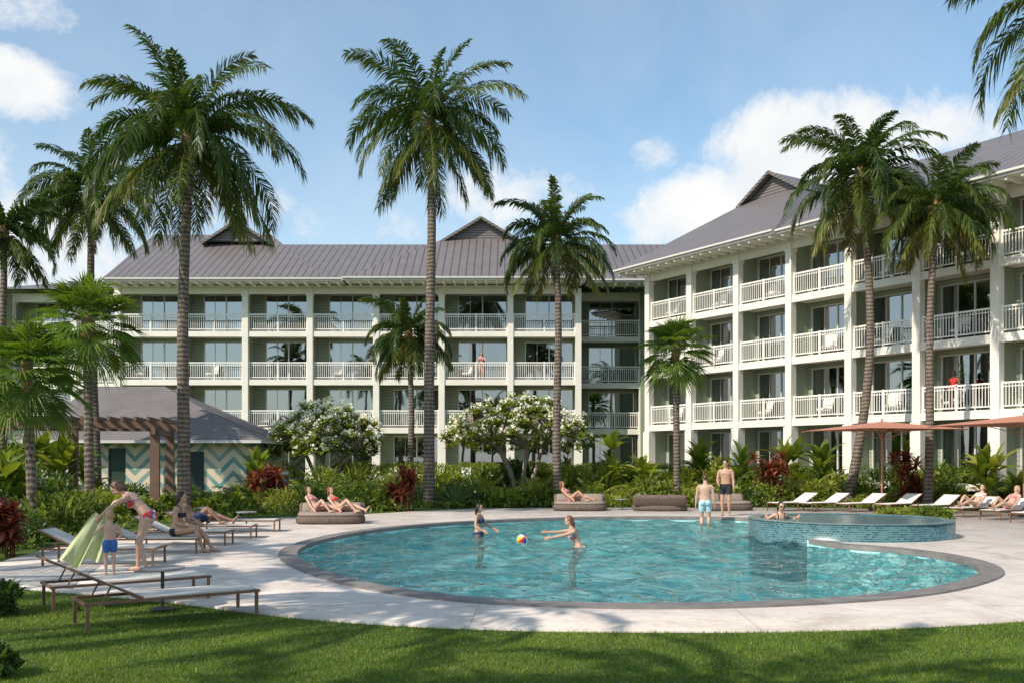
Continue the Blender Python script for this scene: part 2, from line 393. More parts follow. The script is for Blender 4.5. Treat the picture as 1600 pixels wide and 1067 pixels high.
def person(label,loc,rz,pose,sex='f',h=1.68,skin='light',hair='brown',hairlen=.22,wear=(('bikini',('red','red')),),vox=.0075,headk=1.0,group=None,extra=None):
    k=h/1.7; f=sex=='f'
    P=dict(pel=(0,0,.915),up0=(0,0,1),up1=(0,0,1),hL=(.25,-.04,.80),hR=(-.25,-.04,.80),fL=(.10,0,.075),fR=(-.10,.0,.075),
           kp=(0,-1,.1),ep=(0,1,-.1),tL=(.15,-1,0),tR=(-.15,-1,0),hf=(0,-1,0),hu=None,curl=.35)
    P.update(pose)
    pel=V3(P['pel']);u0=V3(P['up0']).normalized();u1=V3(P['up1']).normalized(); S=Vector((1,0,0))
    b=MB()
    sec=[(-.10,.085,.070),(-.05,.150,.100),(.0,.172,.112),(.05,.166,.110),(.12,.142,.098),(.19,.120,.088),(.27,.130,.094),(.35,.148,.104),(.41,.158,.102),(.455,.158,.088),(.49,.120,.070),(.525,.062,.055)] if f else \
        [(-.10,.085,.070),(-.05,.145,.100),(.0,.158,.110),(.05,.156,.110),(.12,.148,.104),(.19,.146,.100),(.27,.160,.106),(.35,.178,.116),(.41,.188,.114),(.455,.188,.098),(.49,.140,.078),(.53,.068,.062)]
    cs=[];Us=[]
    def Uat(s):
        q=max(0,min(1,s/.42)); return (u0*(1-q)+u1*q).normalized()
    def spine(s):
        if s<0: return pel+u0*s
        n=10;p=pel.copy()
        for i in range(n): p=p+Uat(s*(i+.5)/n)*(s/n)
        return p
    for s,w,d in sec: cs.append(spine(s)); Us.append(Uat(s))
    Fs=[S.cross(U).normalized() for U in Us]
    b.loft(cs,[S]*len(sec),Fs,[x[1] for x in sec],[x[2] for x in sec],20,.5)
    sw=.168 if f else .195
    F0=S.cross(u0).normalized(); Uc=Uat(.4); Fc=S.cross(Uc).normalized()
    for sd in (1,-1):
        b.ell(pel+S*(sd*.075)-F0*.055-u0*.01,S*.085,F0*.085,u0*.095)
        if f: b.ell(spine(.335)+S*(sd*.068)+Fc*.082,S*.056,Fc*.050,Uc*.056)
        else: b.ell(spine(.375)+S*(sd*.08)+Fc*.072,S*.08,Fc*.045,Uc*.06)
    nk=spine(.50); hu=V3(P['hu']).normalized() if P['hu'] else (Uat(.5)*.5+Vector((0,0,1))*.5).normalized()
    hf=V3(P['hf']).normalized(); hf=(hf-hu*hf.dot(hu)).normalized(); hs=hu.cross(hf).normalized()
    K=headk; hc=spine(.525)+hu*(.155*(.6+.4*K))+hf*.022
    b.tube([nk,spine(.525)+hu*.03,hc-hu*.06-hf*.01],[.058 if f else .068,.050 if f else .062,.05 if f else .06],12)
    b.ell(hc+hu*.02*K-hf*.008,hs*.074*K,hf*.092*K,hu*.092*K,18,12)
    b.ell(hc-hu*.035*K+hf*.022*K,hs*.056*K,hf*.062*K,hu*.075*K,16,10)
    b.ell(hc-hu*.012*K+hf*.09*K,hs*.012*K,hf*.020*K,hu*.024*K,8,6)
    b.ell(hc-hu*.052*K+hf*.077*K,hs*.022*K,hf*.012*K,hu*.010*K,8,6)
    for sd in (1,-1):
        b.ell(hc+hs*(sd*.076*K)-hu*.005,hs*.010*K,hf*.018*K,hu*.030*K,8,6)
        b.ell(hc+hs*(sd*.03*K)+hu*.03*K+hf*.076*K,hs*.022*K,hf*.012*K,hu*.008*K,8,6)
    joints={}
    for sd,tag_ in ((1,'L'),(-1,'R')):
        sh=spine(.445)+S*(sd*sw); tgt=V3(P['h'+tag_]); ep=V3(P.get('ep'+tag_,P['ep']))+S*sd*.35
        el,wr=ik(sh,tgt,.285,.245,ep)
        am=1.0 if f else 1.18
        b.tube([spine(.44)+S*(sd*.06),spine(.452)+S*(sd*sw*.75),sh],[.06,.058*am,.052*am],12)
        b.tube([sh,sh.lerp(el,.3),sh.lerp(el,.65),el,el.lerp(wr,.25),el.lerp(wr,.65),wr],[.050*am,.046*am,.039*am,.035*am,.037*am,.030*am,.023*am],12)
        hd=(wr-el).normalized()
        n_=(-S*sd-hd*hd.dot(-S*sd)); n_=n_.normalized() if n_.length>.05 else Vector((0,0,-1))
        q=hd.cross(n_).normalized()
        if q.dot(V3((0,-1,.4)))<0: q=-q
        b.loft([wr-hd*.01,wr+hd*.03,wr+hd*.07,wr+hd*.092],[q]*4,[n_]*4,[.024,.036,.041,.038],[.018,.016,.015,.012],10,.5)
        for fi,(o,L) in enumerate(((.031,.070),(.0105,.080),(-.0105,.075),(-.031,.060))):
            p0=wr+hd*.082+q*o; c1=P['curl']; pts=[p0-hd*.015]
            for j,seg in enumerate((.45,.32,.25)):
                an=c1*(.5+j*.5); d2=(hd*math.cos(an)+n_*math.sin(an)).normalized(); pts.append(pts[-1]+d2*(L*seg+(.015 if j==0 else 0))) 
            b.tube(pts,[.0105,.0100,.0092,.0082],8)
        tb=wr+hd*.02+q*.028; b.tube([tb,tb+(hd*.6+q*.7+n_*.2).normalized()*.035,tb+(hd*.6+q*.7+n_*.2).normalized()*.035+(hd*.9+q*.3+n_*.3).normalized()*.032],[.014,.0115,.009],8)
        hp=pel+S*(sd*.088)-u0*.005
        kn,ak=ik(hp,V3(P['f'+tag_]),.43,.42,V3(P['kp'])+S*sd*.12)
        lm=1.0 if f else 1.03
        b.tube([hp,hp.lerp(kn,.25),hp.lerp(kn,.6),kn,kn.lerp(ak,.13),kn.lerp(ak,.32),kn.lerp(ak,.65),ak],[.092*lm,.088*lm,.069*lm,.053*lm,.051*lm,.056*lm,.040*lm,.031*lm],14)
        sh_d=(ak-kn).normalized()
        toe=V3(P['t'+tag_]).normalized()
        calf=kn.lerp(ak,.3)-toe*.018; b.ell(calf,S*.045,toe*.045,sh_d*.12)
        ft=toe.cross(Vector((0,0,1))); ft=ft.normalized() if ft.length>.1 else S
        fu=ft.cross(toe).normalized()
        if fu.dot(-sh_d)<0: fu=-fu
        b.loft([ak-toe*.055-fu*.045,ak-toe*.02-fu*.035,ak+toe*.05-fu*.036,ak+toe*.11-fu*.048,ak+toe*.16-fu*.056,ak+toe*.185-fu*.058],[ft]*6,[fu]*6,[.026,.033,.036,.043,.040,.030],[.026,.038,.036,.024,.016,.012],12,.6)
        joints[tag_]=(hp,kn)
    b.v=[(x*k,y*k,z*k) for x,y,z in b.v]
    me=remesh(b,vox); me.name='person'; me.materials.clear(); me.materials.append(SK[skin])
    me.polygons.foreach_set('use_smooth',[True]*len(me.polygons))
    o=put('person',me,None,loc,rz); tag(o,label,'person',group)
    hb=MB(); 
    hb.ell(hc+hu*.034*K-hf*.022*K,hs*.083*K,hf*.092*K,hu*.090*K,18,12)
    if hairlen>.05:
        bk=hc-hf*.075*K; pts=[hc+hu*.03-hf*.06,bk-hu*.04,bk-hu*(.04+hairlen*.5)-hf*.01,bk-hu*(.04+hairlen)-hf*.01]
        hb.loft(pts,[hs]*4,[hf]*4,[.07*K,.078*K,.07*K,.035*K],[.045,.045,.035,.018],14,.5)
        for sd in (1,-1): hb.tube([hc+hs*(sd*.06)+hu*.05,hc+hs*(sd*.083)-hu*.01-hf*.02,hc+hs*(sd*.075)-hu*.09-hf*.035],[.03,.024,.02],8)
    hb.v=[(x*k,y*k,z*k) for x,y,z in hb.v]
    hm=remesh(hb,.009); hm.materials.clear(); hm.materials.append(HR[hair]); hm.polygons.foreach_set('use_smooth',[True]*len(hm.polygons))
    put('hair',hm,o)
    eb=MB()
    for sd in (1,-1): eb.ell((hc+hs*(sd*.030*K)+hf*.081*K+hu*.008*K)*k,hs*.012*k,hf*.007*k,hu*.006*k,8,6)
    eb.build('eyes',eyem,o,True)
    if extra=='sunglasses':
        gb=MB()
        for sd in (1,-1):
            gb.ell((hc+hs*(sd*.033)+hf*.092+hu*.006)*k,hs*.028*k,hf*.006*k,hu*.021*k,12,8)
            gb.bar((hc+hs*(sd*.058)+hf*.09+hu*.01)*k,(hc+hs*(sd*.083)-hf*.0+hu*.01)*k,.006)
        gb.build('sunglasses',CL['black'],o,True)
    n=len(me.vertices); co=np.empty(n*3); me.vertices.foreach_get('co',co); co=co.reshape(-1,3)
    no=np.empty(n*3); me.vertices.foreach_get('normal',no); no=no.reshape(-1,3)
    L=np.empty(len(me.loops),np.int32); me.loops.foreach_get('vertex_index',L)
    Fq=L.reshape(-1,4) if len(L)==4*len(me.polygons) else None
    if Fq is not None:
        C=co[Fq].mean(1)/k
        ss=np.linspace(-.12,.52,30); cc=np.array([tuple(spine(x)) for x in ss]); UU=np.array([tuple(Uat(max(0,x))) for x in ss])
        al=np.einsum('mjk,jk->mj',C[:,None]-cc[None],UU); dist=np.linalg.norm(C[:,None]-cc[None],axis=2)
        j=np.argmin(dist+np.abs(al),axis=1); ar=np.arange(len(C)); s=ss[j]+al[ar,j]
        rel=C-cc[j]; a=rel[:,0]; FF=np.cross(np.array([1.,0,0]),UU); bb=np.einsum('mk,mk->m',rel,FF[j])
        dd=np.hypot(a,bb)
        tt=[];pd=[]
        for q in 'LR':
            hp,kn=joints[q]; hp=np.array(tuple(hp));kn=np.array(tuple(kn)); dv=(kn-hp)/np.linalg.norm(kn-hp)
            t=(C-hp)@dv; pd.append(np.linalg.norm((C-hp)-t[:,None]*dv,axis=1)); tt.append(t/.43)
        near=np.where(pd[0]<pd[1],0,1); tn=np.where(near==0,tt[0],tt[1]); pn=np.minimum(pd[0],pd[1])
        tor=(np.abs(a)<.185)&(np.abs(bb)<.17)&(dd<.21)
        def shell(mask,nm,mt,off):
            if mask.sum()<10: return
            q=Fq[mask]; u,inv=np.unique(q,return_inverse=True); inv=inv.reshape(-1,4)
            V=co[u]+no[u]*off; m2=bpy.data.meshes.new(nm); m2.from_pydata(V.tolist(),[],inv.tolist()); m2.materials.append(mt)
            m2.polygons.foreach_set('use_smooth',[True]*len(m2.polygons)); m2.update(); put(nm,m2,o)
        for kind,cols in wear:
            if kind=='bikini':
                low=(s<.055)&(s>-.16)&tor&(tn<.06+.16*np.clip(1-np.abs(a)/.12,0,1))
                top=tor&(np.abs(a)<.15)&(((bb>0)&(s>.285)&(s<.385))|((bb<=0)&(s>.315)&(s<.345)))
                strapm=tor&(s>.38)&(s<.52)&(np.abs(np.abs(a)-.085)<.010)
                shell(top|strapm,'bikini_top',CL[cols[0]],.005); shell(low,'bikini_bottom',CL[cols[1]],.005)
            elif kind=='trunks':
                mk=(tor&(s<.06)&(tn<.3))|((tn>-.12)&(tn<.62)&(pn<.14)&(s<.06))
                shell(mk,'swim_trunks',CL[cols[0]],.012)
            elif kind=='top':
                shell(tor&(s>.0)&(s<.47),'shirt',CL[cols[0]],.008)
    return o
recl=dict(pel=(0,0,.42),up0=(0,.78,.58),up1=(0,.58,.80),hL=(.27,-.12,.42),hR=(-.27,-.12,.42),fL=(.11,-.82,.40),fR=(-.10,-.62,.39),kp=(0,-.2,1),tL=(.1,-.5,.85),tR=(0,-.9,.25),hf=(0,-1,.0),ep=(0,.6,-.6))
sit=dict(pel=(0,0,.43),up0=(0,.12,1),up1=(0,-.25,1),hL=(.16,-.36,.56),hR=(-.16,-.30,.54),fL=(.13,-.66,.075),fR=(-.08,-.56,.075),kp=(0,-.5,1),ep=(0,.8,-.5))
person('woman in red and blue bikini bending over the child with a towel in her hands',(-6.22,15.95,0),R(-82),
   dict(pel=(0,.16,.90),up0=(0,-.50,.86),up1=(0,-.80,.60),hL=(.12,-.62,.86),hR=(-.10,-.52,.92),fL=(.12,.16,.075),fR=(-.10,-.02,.075),hf=(0,-.75,-.65),hu=(0,-.7,.7),ep=(0,.4,1),curl=.9),
   'f',1.72,'light','brown',.10,(('bikini',('print','print')),))
person('small blond child in blue swim shorts standing barefoot before the bending woman',(-6.47,15.45,0),R(-150),
   dict(hL=(.42,-.20,1.10),hR=(-.30,-.28,1.02),hf=(.2,-1,.25)),'m',.98,'light','blond',.0,(('trunks',('blue',)),),.0065,1.45)
person('dark haired woman in black bikini sitting on the end of the second left lounger',(-6.72,19.3,0),R(84),sit,'f',1.7,'tan','dark',.22,(('bikini',('black','black')),))
person('dark skinned person reclining on the fourth lounger of the left row',(-7.50,22.75,0),R(88),recl,'m',1.75,'brown','dark',.0,(('trunks',('navy',)),),.009)
person('woman in a red bikini leaning back on the leftmost daybed, nearer its right end',(-5.0,28.0,.02),R(62),recl,'f',1.66,'light','auburn',.2,(('bikini',('red','red')),),.009)
person('person in pink swimwear reclining on the leftmost daybed, nearer its left end',(-5.72,28.1,.02),R(58),dict(recl,up0=(0,.6,.75)),'f',1.62,'light','brown',.1,(('bikini',('pink','pink')),),.009)
person('woman in white top sitting at a table far behind the left red plant',(wx(445,43),43,.45),R(20),sit,'f',1.66,'light','brown',.1,(('top',('white',)),('bikini',('white','white'))),.011)
person('dark haired woman standing waist deep in the pool, left of the beach ball',(-.87,25.1,-.98),R(70),dict(hL=(.34,-.30,1.02),hR=(-.34,-.26,1.02),hf=(.0,-1,.0)),'f',1.68,'tan','dark',.2,(('bikini',('navy','navy')),))
person('woman in patterned bikini in the pool reaching both arms toward the beach ball',(1.38,21.3,-1.02),R(-80),dict(pel=(0,.12,.88),up0=(0,-.34,1),up1=(0,-.42,1),hL=(.15,-.74,1.12),hR=(-.16,-.62,1.26),ep=(0,.2,-1),curl=.2),'f',1.70,'light','auburn',.12,(('bikini',('print','white')),))
person('man in white and aqua trunks standing in the shallow edge of the pool',(wx(1102,29.6),29.6,-.42),R(172),dict(hL=(.27,-.1,.82),hR=(-.27,-.05,.80)),'m',1.8,'light','brown',.0,(('trunks',('aqua',)),))
person('tall man in dark trunks standing on the deck behind the pool edge',(wx(1134,31.9),31.9,0),R(-18),dict(hL=(.25,-.10,.84),hR=(-.20,-.24,.98),hf=(-.3,-1,-.1)),'m',1.84,'tan','dark',.0,(('trunks',('black',)),))
person('woman with sunglasses sitting in the raised round spa, only head and shoulders out',(6.72,24.1,-.20),R(8),dict(sit,pel=(0,0,.22),hL=(.42,-.1,.62),hR=(-.42,-.1,.62)),'f',1.7,'light','dark',.12,(('bikini',('black','black')),),extra='sunglasses')
person('woman in light swimwear lying on the daybed straight behind the pool',(wx(893,35.2),35.2,.02),R(64),recl,'f',1.68,'tan','auburn',.2,(('bikini',('pink','pink')),),.01)
person('dark haired woman in white bikini on the right side lounger, left of the blond woman',(wx(1523,31.3),31.3,0),R(-64),recl,'f',1.68,'light','brown',.2,(('bikini',('white','white')),),.009)
person('blond woman reclining on the rightmost lounger of the right side row but one',(wx(1576,29.9),29.9,0),R(-64),recl,'f',1.68,'light','blond',.25,(('bikini',('pink','pink')),),.009)
person('woman in pink swimwear standing on a third floor balcony of the far wing',(wx(752,58.55),58.6,6.7),R(5),dict(hL=(.24,-.42,1.08),hR=(-.24,-.42,1.08)),'f',1.72,'light','brown',.15,(('bikini',('pink','pink')),),.012)
person('person in a red top standing on a second floor balcony of the right wing',(wx(1490,38.9),38.9,3.8),R(-40),dict(hL=(.24,-.30,1.05),hR=(-.24,-.2,.95)),'f',1.66,'dark','dark',.1,(('top',('red',)),('bikini',('black','black'))),.010)
# ------------------------------------------------------------ ground, deck, pool
C0=np.array([2.5,20.])
def chaikin(p,n=2):
    p=np.array(p,float)
    for _ in range(n):
        q=np.roll(p,-1,0); p=np.stack([p*.75+q*.25,p*.25+q*.75],1).reshape(-1,2)
    return p
Wp=chaikin([(8.2,17.1),(8.25,18.2),(8.15,19.0),(7.75,19.9),(7.3,20.45),(6.98,20.75),(6.92,21.5),(6.75,22.3),(6.2,22.9),(6.05,23.9),(6.2,25.0),(6.9,26.0),(7.6,26.9),(8.0,28.2),(7.6,29.8),(6.4,30.7),(4.1,30.9),(2,30.5),(0,29.5),(-1.87,28),(-3.35,25.9),(-4.1,23.7),(-4.5,21),(-4.25,18.5),(-3.25,16.1),(-2.3,14.45),(-1.3,13.3),(-.34,12.65),(.82,12.28),(2.04,12.2),(3.3,12.39),(4.74,12.9),(5.9,13.6),(7.1,14.84),(7.8,15.86)],2)
Dp=chaikin([(8.5,12.2),(12,14),(18,17),(20.5,21),(20,26),(19.2,31),(17.3,34.4),(14,36.5),(11,37.3),(8,37.4),(4,37.4),(0,37),(-2.5,36),(-4.5,33.5),(-6,31.6),(-8.6,30.2),(-9.6,28),(-9.8,24),(-9.7,20),(-9.2,16.5),(-7.8,14.3),(-7.2,14.0),(-4.7,12.8),(-2.83,11.5),(-1.45,10.9),(0,10.55),(1.4,10.47),(2.8,10.47),(4.27,10.67),(5.9,11.14)],2)
NA=480; TH=np.linspace(0,2*np.pi,NA,endpoint=False)
def star(p):
    p=p-C0; q=np.roll(p,-1,0); r=np.zeros(NA)
    for i,t in enumerate(TH):
        d=np.array([math.cos(t),math.sin(t)]); e=q-p
        den=d[0]*e[:,1]-d[1]*e[:,0]; den=np.where(abs(den)<1e-12,1e-12,den)
        rr=(p[:,0]*e[:,1]-p[:,1]*e[:,0])/den; uu=(p[:,0]*d[1]-p[:,1]*d[0])/den
        ok=(uu>=-1e-9)&(uu<=1+1e-9)&(rr>0); r[i]=rr[ok].max()
    return r
rW=star(Wp); rD=star(Dp)
def ring(rs,zs,name,mt):
    nb=NB(); K=len(rs); V=[]
    for r,z in zip(rs,zs): V.append(np.stack([C0[0]+r*np.cos(TH),C0[1]+r*np.sin(TH),np.full(NA,z)],1))
    q=[]
    for k in range(K-1):
        a=np.arange(NA); b=(a+1)%NA; q.append(np.stack([k*NA+a,(k+1)*NA+a,(k+1)*NA+b,k*NA+b],1))
    nb.add(np.concatenate(V),np.concatenate(q)); return put(name,nb.mesh(name,mt))
def lawnmat():
    m,t,out=newmat('lawn'); p=t.n('ShaderNodeBsdfPrincipled'); t.l(p.outputs[0],out.inputs[0])
    tc=t.n('ShaderNodeTexCoord').outputs['Object']; a=t.noise(tc,.8,5,.6); b=t.noise(tc,22,4,.7)
    c=t.ramp(t.m('ADD',t.m('MULTIPLY',a,.6),t.m('MULTIPLY',b,.4)),[(.3,(.04,.075,.010)),(.5,(.075,.125,.016)),(.75,(.13,.17,.03))])
    t.l(c,p.inputs['Base Color']); p.inputs['Roughness'].default_value=.9; t.l(t.bump(b,.8,.05),p.inputs['Normal']); return m
def deckmat():
    m,t,out=newmat('pale_stone_deck'); p=t.n('ShaderNodeBsdfPrincipled'); t.l(p.outputs[0],out.inputs[0])
    tc=t.n('ShaderNodeTexCoord').outputs['Object']
    a=t.noise(tc,.9,8,.68,.8); b=t.noise(tc,9,5,.7)
    c=t.ramp(t.m('ADD',t.m('MULTIPLY',a,.7),t.m('MULTIPLY',b,.3)),[(.34,(.40,.335,.29)),(.5,(.59,.515,.455)),(.66,(.72,.65,.59))])
    br=t.n('ShaderNodeTexBrick'); mp=t.n('ShaderNodeMapping'); mp.inputs['Rotation'].default_value=(0,0,R(2)); mp.inputs['Location'].default_value=(.85,.4,0); t.l(tc,mp.inputs[0]); t.l(mp.outputs[0],br.inputs['Vector'])
    br.inputs['Scale'].default_value=1; br.inputs['Brick Width'].default_value=3.2; br.inputs['Row Height'].default_value=3.2; br.inputs['Mortar Size'].default_value=.008; br.offset=0
    c=t.mix(t.m('MULTIPLY',br.outputs['Fac'],.6),c,(.25,.21,.19)); t.l(c,p.inputs['Base Color']); p.inputs['Roughness'].default_value=.6
    t.l(t.bump(b,.15,.01),p.inputs['Normal']); return m
M['lawn']=lawnmat(); M['deck']=deckmat()
g=ring([rW+.10,rD*.98,rD+2,rD+12,np.full(NA,60.),np.full(NA,900.)],[-.035]*6,'ground',M['lawn']); struct(g)
g=ring([rW+.04,rD*.999,rD],[0,0,-.05],'pool_deck',M['deck']); struct(g)
def mosaic(name,cyl=False,c1=(.03,.24,.27),c2=(.09,.44,.45),mort=(.35,.5,.5),w=.06,h=.03,ms=.004,big=None,light=(.42,.82,.80)):
    m,t,out=newmat(name); p=t.n('ShaderNodeBsdfPrincipled'); t.l(p.outputs[0],out.inputs[0])
    tc=t.n('ShaderNodeTexCoord').outputs['Object']; v=tc
    if cyl:
        x=t.n('ShaderNodeSeparateXYZ'); t.l(tc,x.inputs[0]); cb=t.n('ShaderNodeCombineXYZ')
        t.l(t.m('MULTIPLY',t.m('ARCTAN2',x.outputs[1],x.outputs[0]),2.42),cb.inputs[0]); t.l(x.outputs[2],cb.inputs[1]); v=cb.outputs[0]
    br=t.n('ShaderNodeTexBrick'); t.l(v,br.inputs['Vector']); br.inputs['Scale'].default_value=1
    br.inputs['Brick Width'].default_value=w; br.inputs['Row Height'].default_value=h; br.inputs['Mortar Size'].default_value=ms
    br.inputs['Color1'].default_value=(*c1,1); br.inputs['Color2'].default_value=(*c2,1); br.inputs['Mortar'].default_value=(*mort,1)
    c=br.outputs['Color']
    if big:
        n=t.noise(tc,big,4,.6,1.2); c=t.mix(t.m('MULTIPLY_ADD',n,2.4,-.8,clamp=True),c,light)  # paler patches painted into the tile colour stand in for rippled light
    t.l(c,p.inputs['Base Color']); p.inputs['Roughness'].default_value=.25; return m
M['spatile']=mosaic('spa_mosaic',True,w=.085,h=.05,ms=.005,c1=(.014,.07,.085),c2=(.07,.17,.19),mort=(.15,.22,.22))
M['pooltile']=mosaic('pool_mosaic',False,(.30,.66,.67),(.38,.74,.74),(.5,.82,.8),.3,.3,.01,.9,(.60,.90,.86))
M['coping']=mat('grey_coping',(.20,.18,.168),.6,.3,2.5,.2,25)
def water(name,dark,light,s1,s2,bd):
    m,t,out=newmat(name); tc=t.n('ShaderNodeTexCoord').outputs['Object']
    a=t.noise(tc,s1,2,.5,.6); b=t.noise(tc,s1*3.3,2,.5,.5)
    bn=t.bump(t.m('ADD',a,b),1.0,bd)
    nz=t.n('ShaderNodeTexNoise'); t.l(tc,nz.inputs['Vector']); nz.inputs['Scale'].default_value=1.6; nz.inputs['Detail'].default_value=3
    av=t.n('ShaderNodeVectorMath',operation='MULTIPLY_ADD'); t.l(nz.outputs['Color'],av.inputs[0]); av.inputs[1].default_value=(1.1,1.1,0); t.l(tc,av.inputs[2])
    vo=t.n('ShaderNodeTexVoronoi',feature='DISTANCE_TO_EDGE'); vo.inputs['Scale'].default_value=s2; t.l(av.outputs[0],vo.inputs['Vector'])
    ed=t.m('SUBTRACT',1,t.m('MULTIPLY',vo.outputs['Distance'],3.4),clamp=True); ed=t.m('POWER',ed,1.5)  # bright net of caustic light painted into the water tint
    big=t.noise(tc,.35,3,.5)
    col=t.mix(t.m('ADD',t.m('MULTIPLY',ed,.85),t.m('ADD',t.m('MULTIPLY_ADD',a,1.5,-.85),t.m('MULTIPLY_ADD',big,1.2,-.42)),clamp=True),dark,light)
    gl=t.n('ShaderNodeBsdfGlossy'); gl.inputs['Roughness'].default_value=.02; t.l(bn,gl.inputs['Normal'])
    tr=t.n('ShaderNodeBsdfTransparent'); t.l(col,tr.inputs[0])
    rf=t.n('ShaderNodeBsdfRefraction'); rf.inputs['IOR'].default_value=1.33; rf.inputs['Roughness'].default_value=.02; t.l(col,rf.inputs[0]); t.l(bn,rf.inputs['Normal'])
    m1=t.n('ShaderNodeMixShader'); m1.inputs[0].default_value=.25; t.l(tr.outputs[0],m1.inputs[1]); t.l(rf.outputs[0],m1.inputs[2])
    fr=t.n('ShaderNodeFresnel'); fr.inputs[0].default_value=1.36; t.l(bn,fr.inputs['Normal'])
    mm=t.n('ShaderNodeMixShader'); t.l(fr.outputs[0],mm.inputs[0]); t.l(m1.outputs[0],mm.inputs[1]); t.l(gl.outputs[0],mm.inputs[2]); t.l(mm.outputs[0],out.inputs[0])
    return m
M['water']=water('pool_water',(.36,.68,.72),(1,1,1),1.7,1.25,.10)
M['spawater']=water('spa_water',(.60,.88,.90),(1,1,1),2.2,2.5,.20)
pts=[(float(x),float(y)) for x,y in Wp]; nW=len(pts)
b=MB(); b.add([(x,y,.01) for x,y in pts]+[(x,y,-1.0) for x,y in pts],[(i,i+nW,(i+1)%nW+nW,(i+1)%nW) for i in range(nW)])
b.add([(x,y,-1.0) for x,y in pts],[tuple(range(nW))])
sh=[p for p in pts if p[1]>28.3]
b.add([(x,y,-.42) for x,y in sh],[tuple(range(len(sh)))]); xs=[p for p in (sh[0],sh[-1])]
b.add([(xs[0][0],xs[0][1],-.42),(xs[1][0],xs[1][1],-.42),(xs[1][0],xs[1][1],-1.0),(xs[0][0],xs[0][1],-1.0)],[(0,1,2,3)])
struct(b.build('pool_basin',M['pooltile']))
wr=np.random.default_rng(9); KR=190
rr_=np.linspace(0.002,1,KR)
X=C0[0]+rr_[:,None]*rW[None]*np.cos(TH)[None]; Y=C0[1]+rr_[:,None]*rW[None]*np.sin(TH)[None]; Z=np.zeros_like(X)
for i in range(48):
    lam=.30*(6.0**wr.random()); ang=wr.uniform(0,2*np.pi); kx=2*np.pi/lam*math.cos(ang); ky=2*np.pi/lam*math.sin(ang); ph=wr.uniform(0,6.28)
    env=.55+.45*np.sin(X*wr.uniform(.3,.9)+Y*wr.uniform(.2,.7)+wr.uniform(0,6))
    Z+=.0098*lam*env*np.sin(kx*X+ky*Y+ph+1.1*np.sin(X*.9+Y*.7+i))
Z=np.clip(Z,-.09,.085)-.10
nb=NB(); q=[]; a=np.arange(NA); b2=(a+1)%NA
for k in range(KR-1): q.append(np.stack([k*NA+a,(k+1)*NA+a,(k+1)*NA+b2,k*NA+b2],1))
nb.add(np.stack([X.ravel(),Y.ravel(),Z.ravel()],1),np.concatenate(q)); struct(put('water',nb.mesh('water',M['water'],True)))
SP=(8.38,23.9); b=MB()
A=np.array(pts); T=nrm(np.roll(A,-1,0)-np.roll(A,1,0)); Nn=np.stack([T[:,1],-T[:,0]],1)
O=A+Nn*.34; I=A-Nn*.02
for i in range(nW):
    j=(i+1)%nW
    if np.hypot(*(A[i]-SP))<2.52 : continue
    b.add([(I[i][0],I[i][1],-.06),(I[j][0],I[j][1],-.06),(I[j][0],I[j][1],.03),(I[i][0],I[i][1],.03),(O[j][0],O[j][1],.03),(O[i][0],O[i][1],.03),(O[j][0],O[j][1],-.02),(O[i][0],O[i][1],-.02)],
          [(0,1,2,3),(3,2,4,5),(5,4,6,7)])
struct(b.build('pool_coping',M['coping']))
sp=thing('raised_spa','round raised spa clad in teal mosaic tile at the right of the pool','spa',(SP[0],SP[1],0))
MB().lathe([(2.42,-.98),(2.42,.375)],96).build('tiled_wall',M['spatile'],sp,True)
MB().lathe([(2.43,.376),(2.435,.38),(2.43,.402),(2.14,.402),(2.14,.05),(2.10,.04)],96).build('rim',M['spatile'],sp)
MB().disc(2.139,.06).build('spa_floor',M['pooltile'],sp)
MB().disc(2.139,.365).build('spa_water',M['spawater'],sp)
bb=MB(); ncol=[0,1,2,3,0,1,2,3]
nu,nv=24,12
for i in range(nu):
    bb.mi=ncol[i//3]
    vs=[]
    for k in range(nv+1):
        for q in (i,i+1):
            a=2*math.pi*q/nu; p_=math.pi*k/nv; vs.append((.13*math.sin(p_)*math.cos(a),.13*math.sin(p_)*math.sin(a),.13*math.cos(p_)))
    bb.add(vs,[(2*k,2*k+2,2*k+3,2*k+1) for k in range(nv)])
ball=bb.build('beach_ball',[mat('ball_yellow',(.75,.5,.03),.3,.02),mat('ball_red',(.6,.03,.03),.3,.02),mat('ball_blue',(.02,.08,.4),.3,.02),mat('ball_white',(.75,.75,.75),.3,.02)],None,True,(wx(816,22.3),22.3,.0)); ball.rotation_euler=(.9,.4,.3)
tag(ball,'striped beach ball in yellow, red, blue and white floating on the pool','ball')
b=MB(); b.add([(-9.1,16.6,.006),(-7.75,14.45,.006),(-6.3,13.75,.006),(-6.6,14.6,.006),(-7.2,16.8,.006)],[(0,1,2,3,4)])
def pav():
    m,t,out=newmat('grey_pavers'); p=t.n('ShaderNodeBsdfPrincipled'); t.l(p.outputs[0],out.inputs[0]); tc=t.n('ShaderNodeTexCoord').outputs['Object']
    mp=t.n('ShaderNodeMapping'); mp.inputs['Rotation'].default_value=(0,0,R(35)); t.l(tc,mp.inputs[0])
    br=t.n('ShaderNodeTexBrick'); t.l(mp.outputs[0],br.inputs['Vector']); br.inputs['Scale'].default_value=1; br.inputs['Brick Width'].default_value=.22; br.inputs['Row Height'].default_value=.11; br.inputs['Mortar Size'].default_value=.010
    br.inputs['Color1'].default_value=(.36,.34,.32,1); br.inputs['Color2'].default_value=(.5,.48,.46,1); br.inputs['Mortar'].default_value=(.13,.12,.11,1)
    t.l(br.outputs['Color'],p.inputs['Base Color']); p.inputs['Roughness'].default_value=.8; return m
struct(b.build('paved_path',pav()))
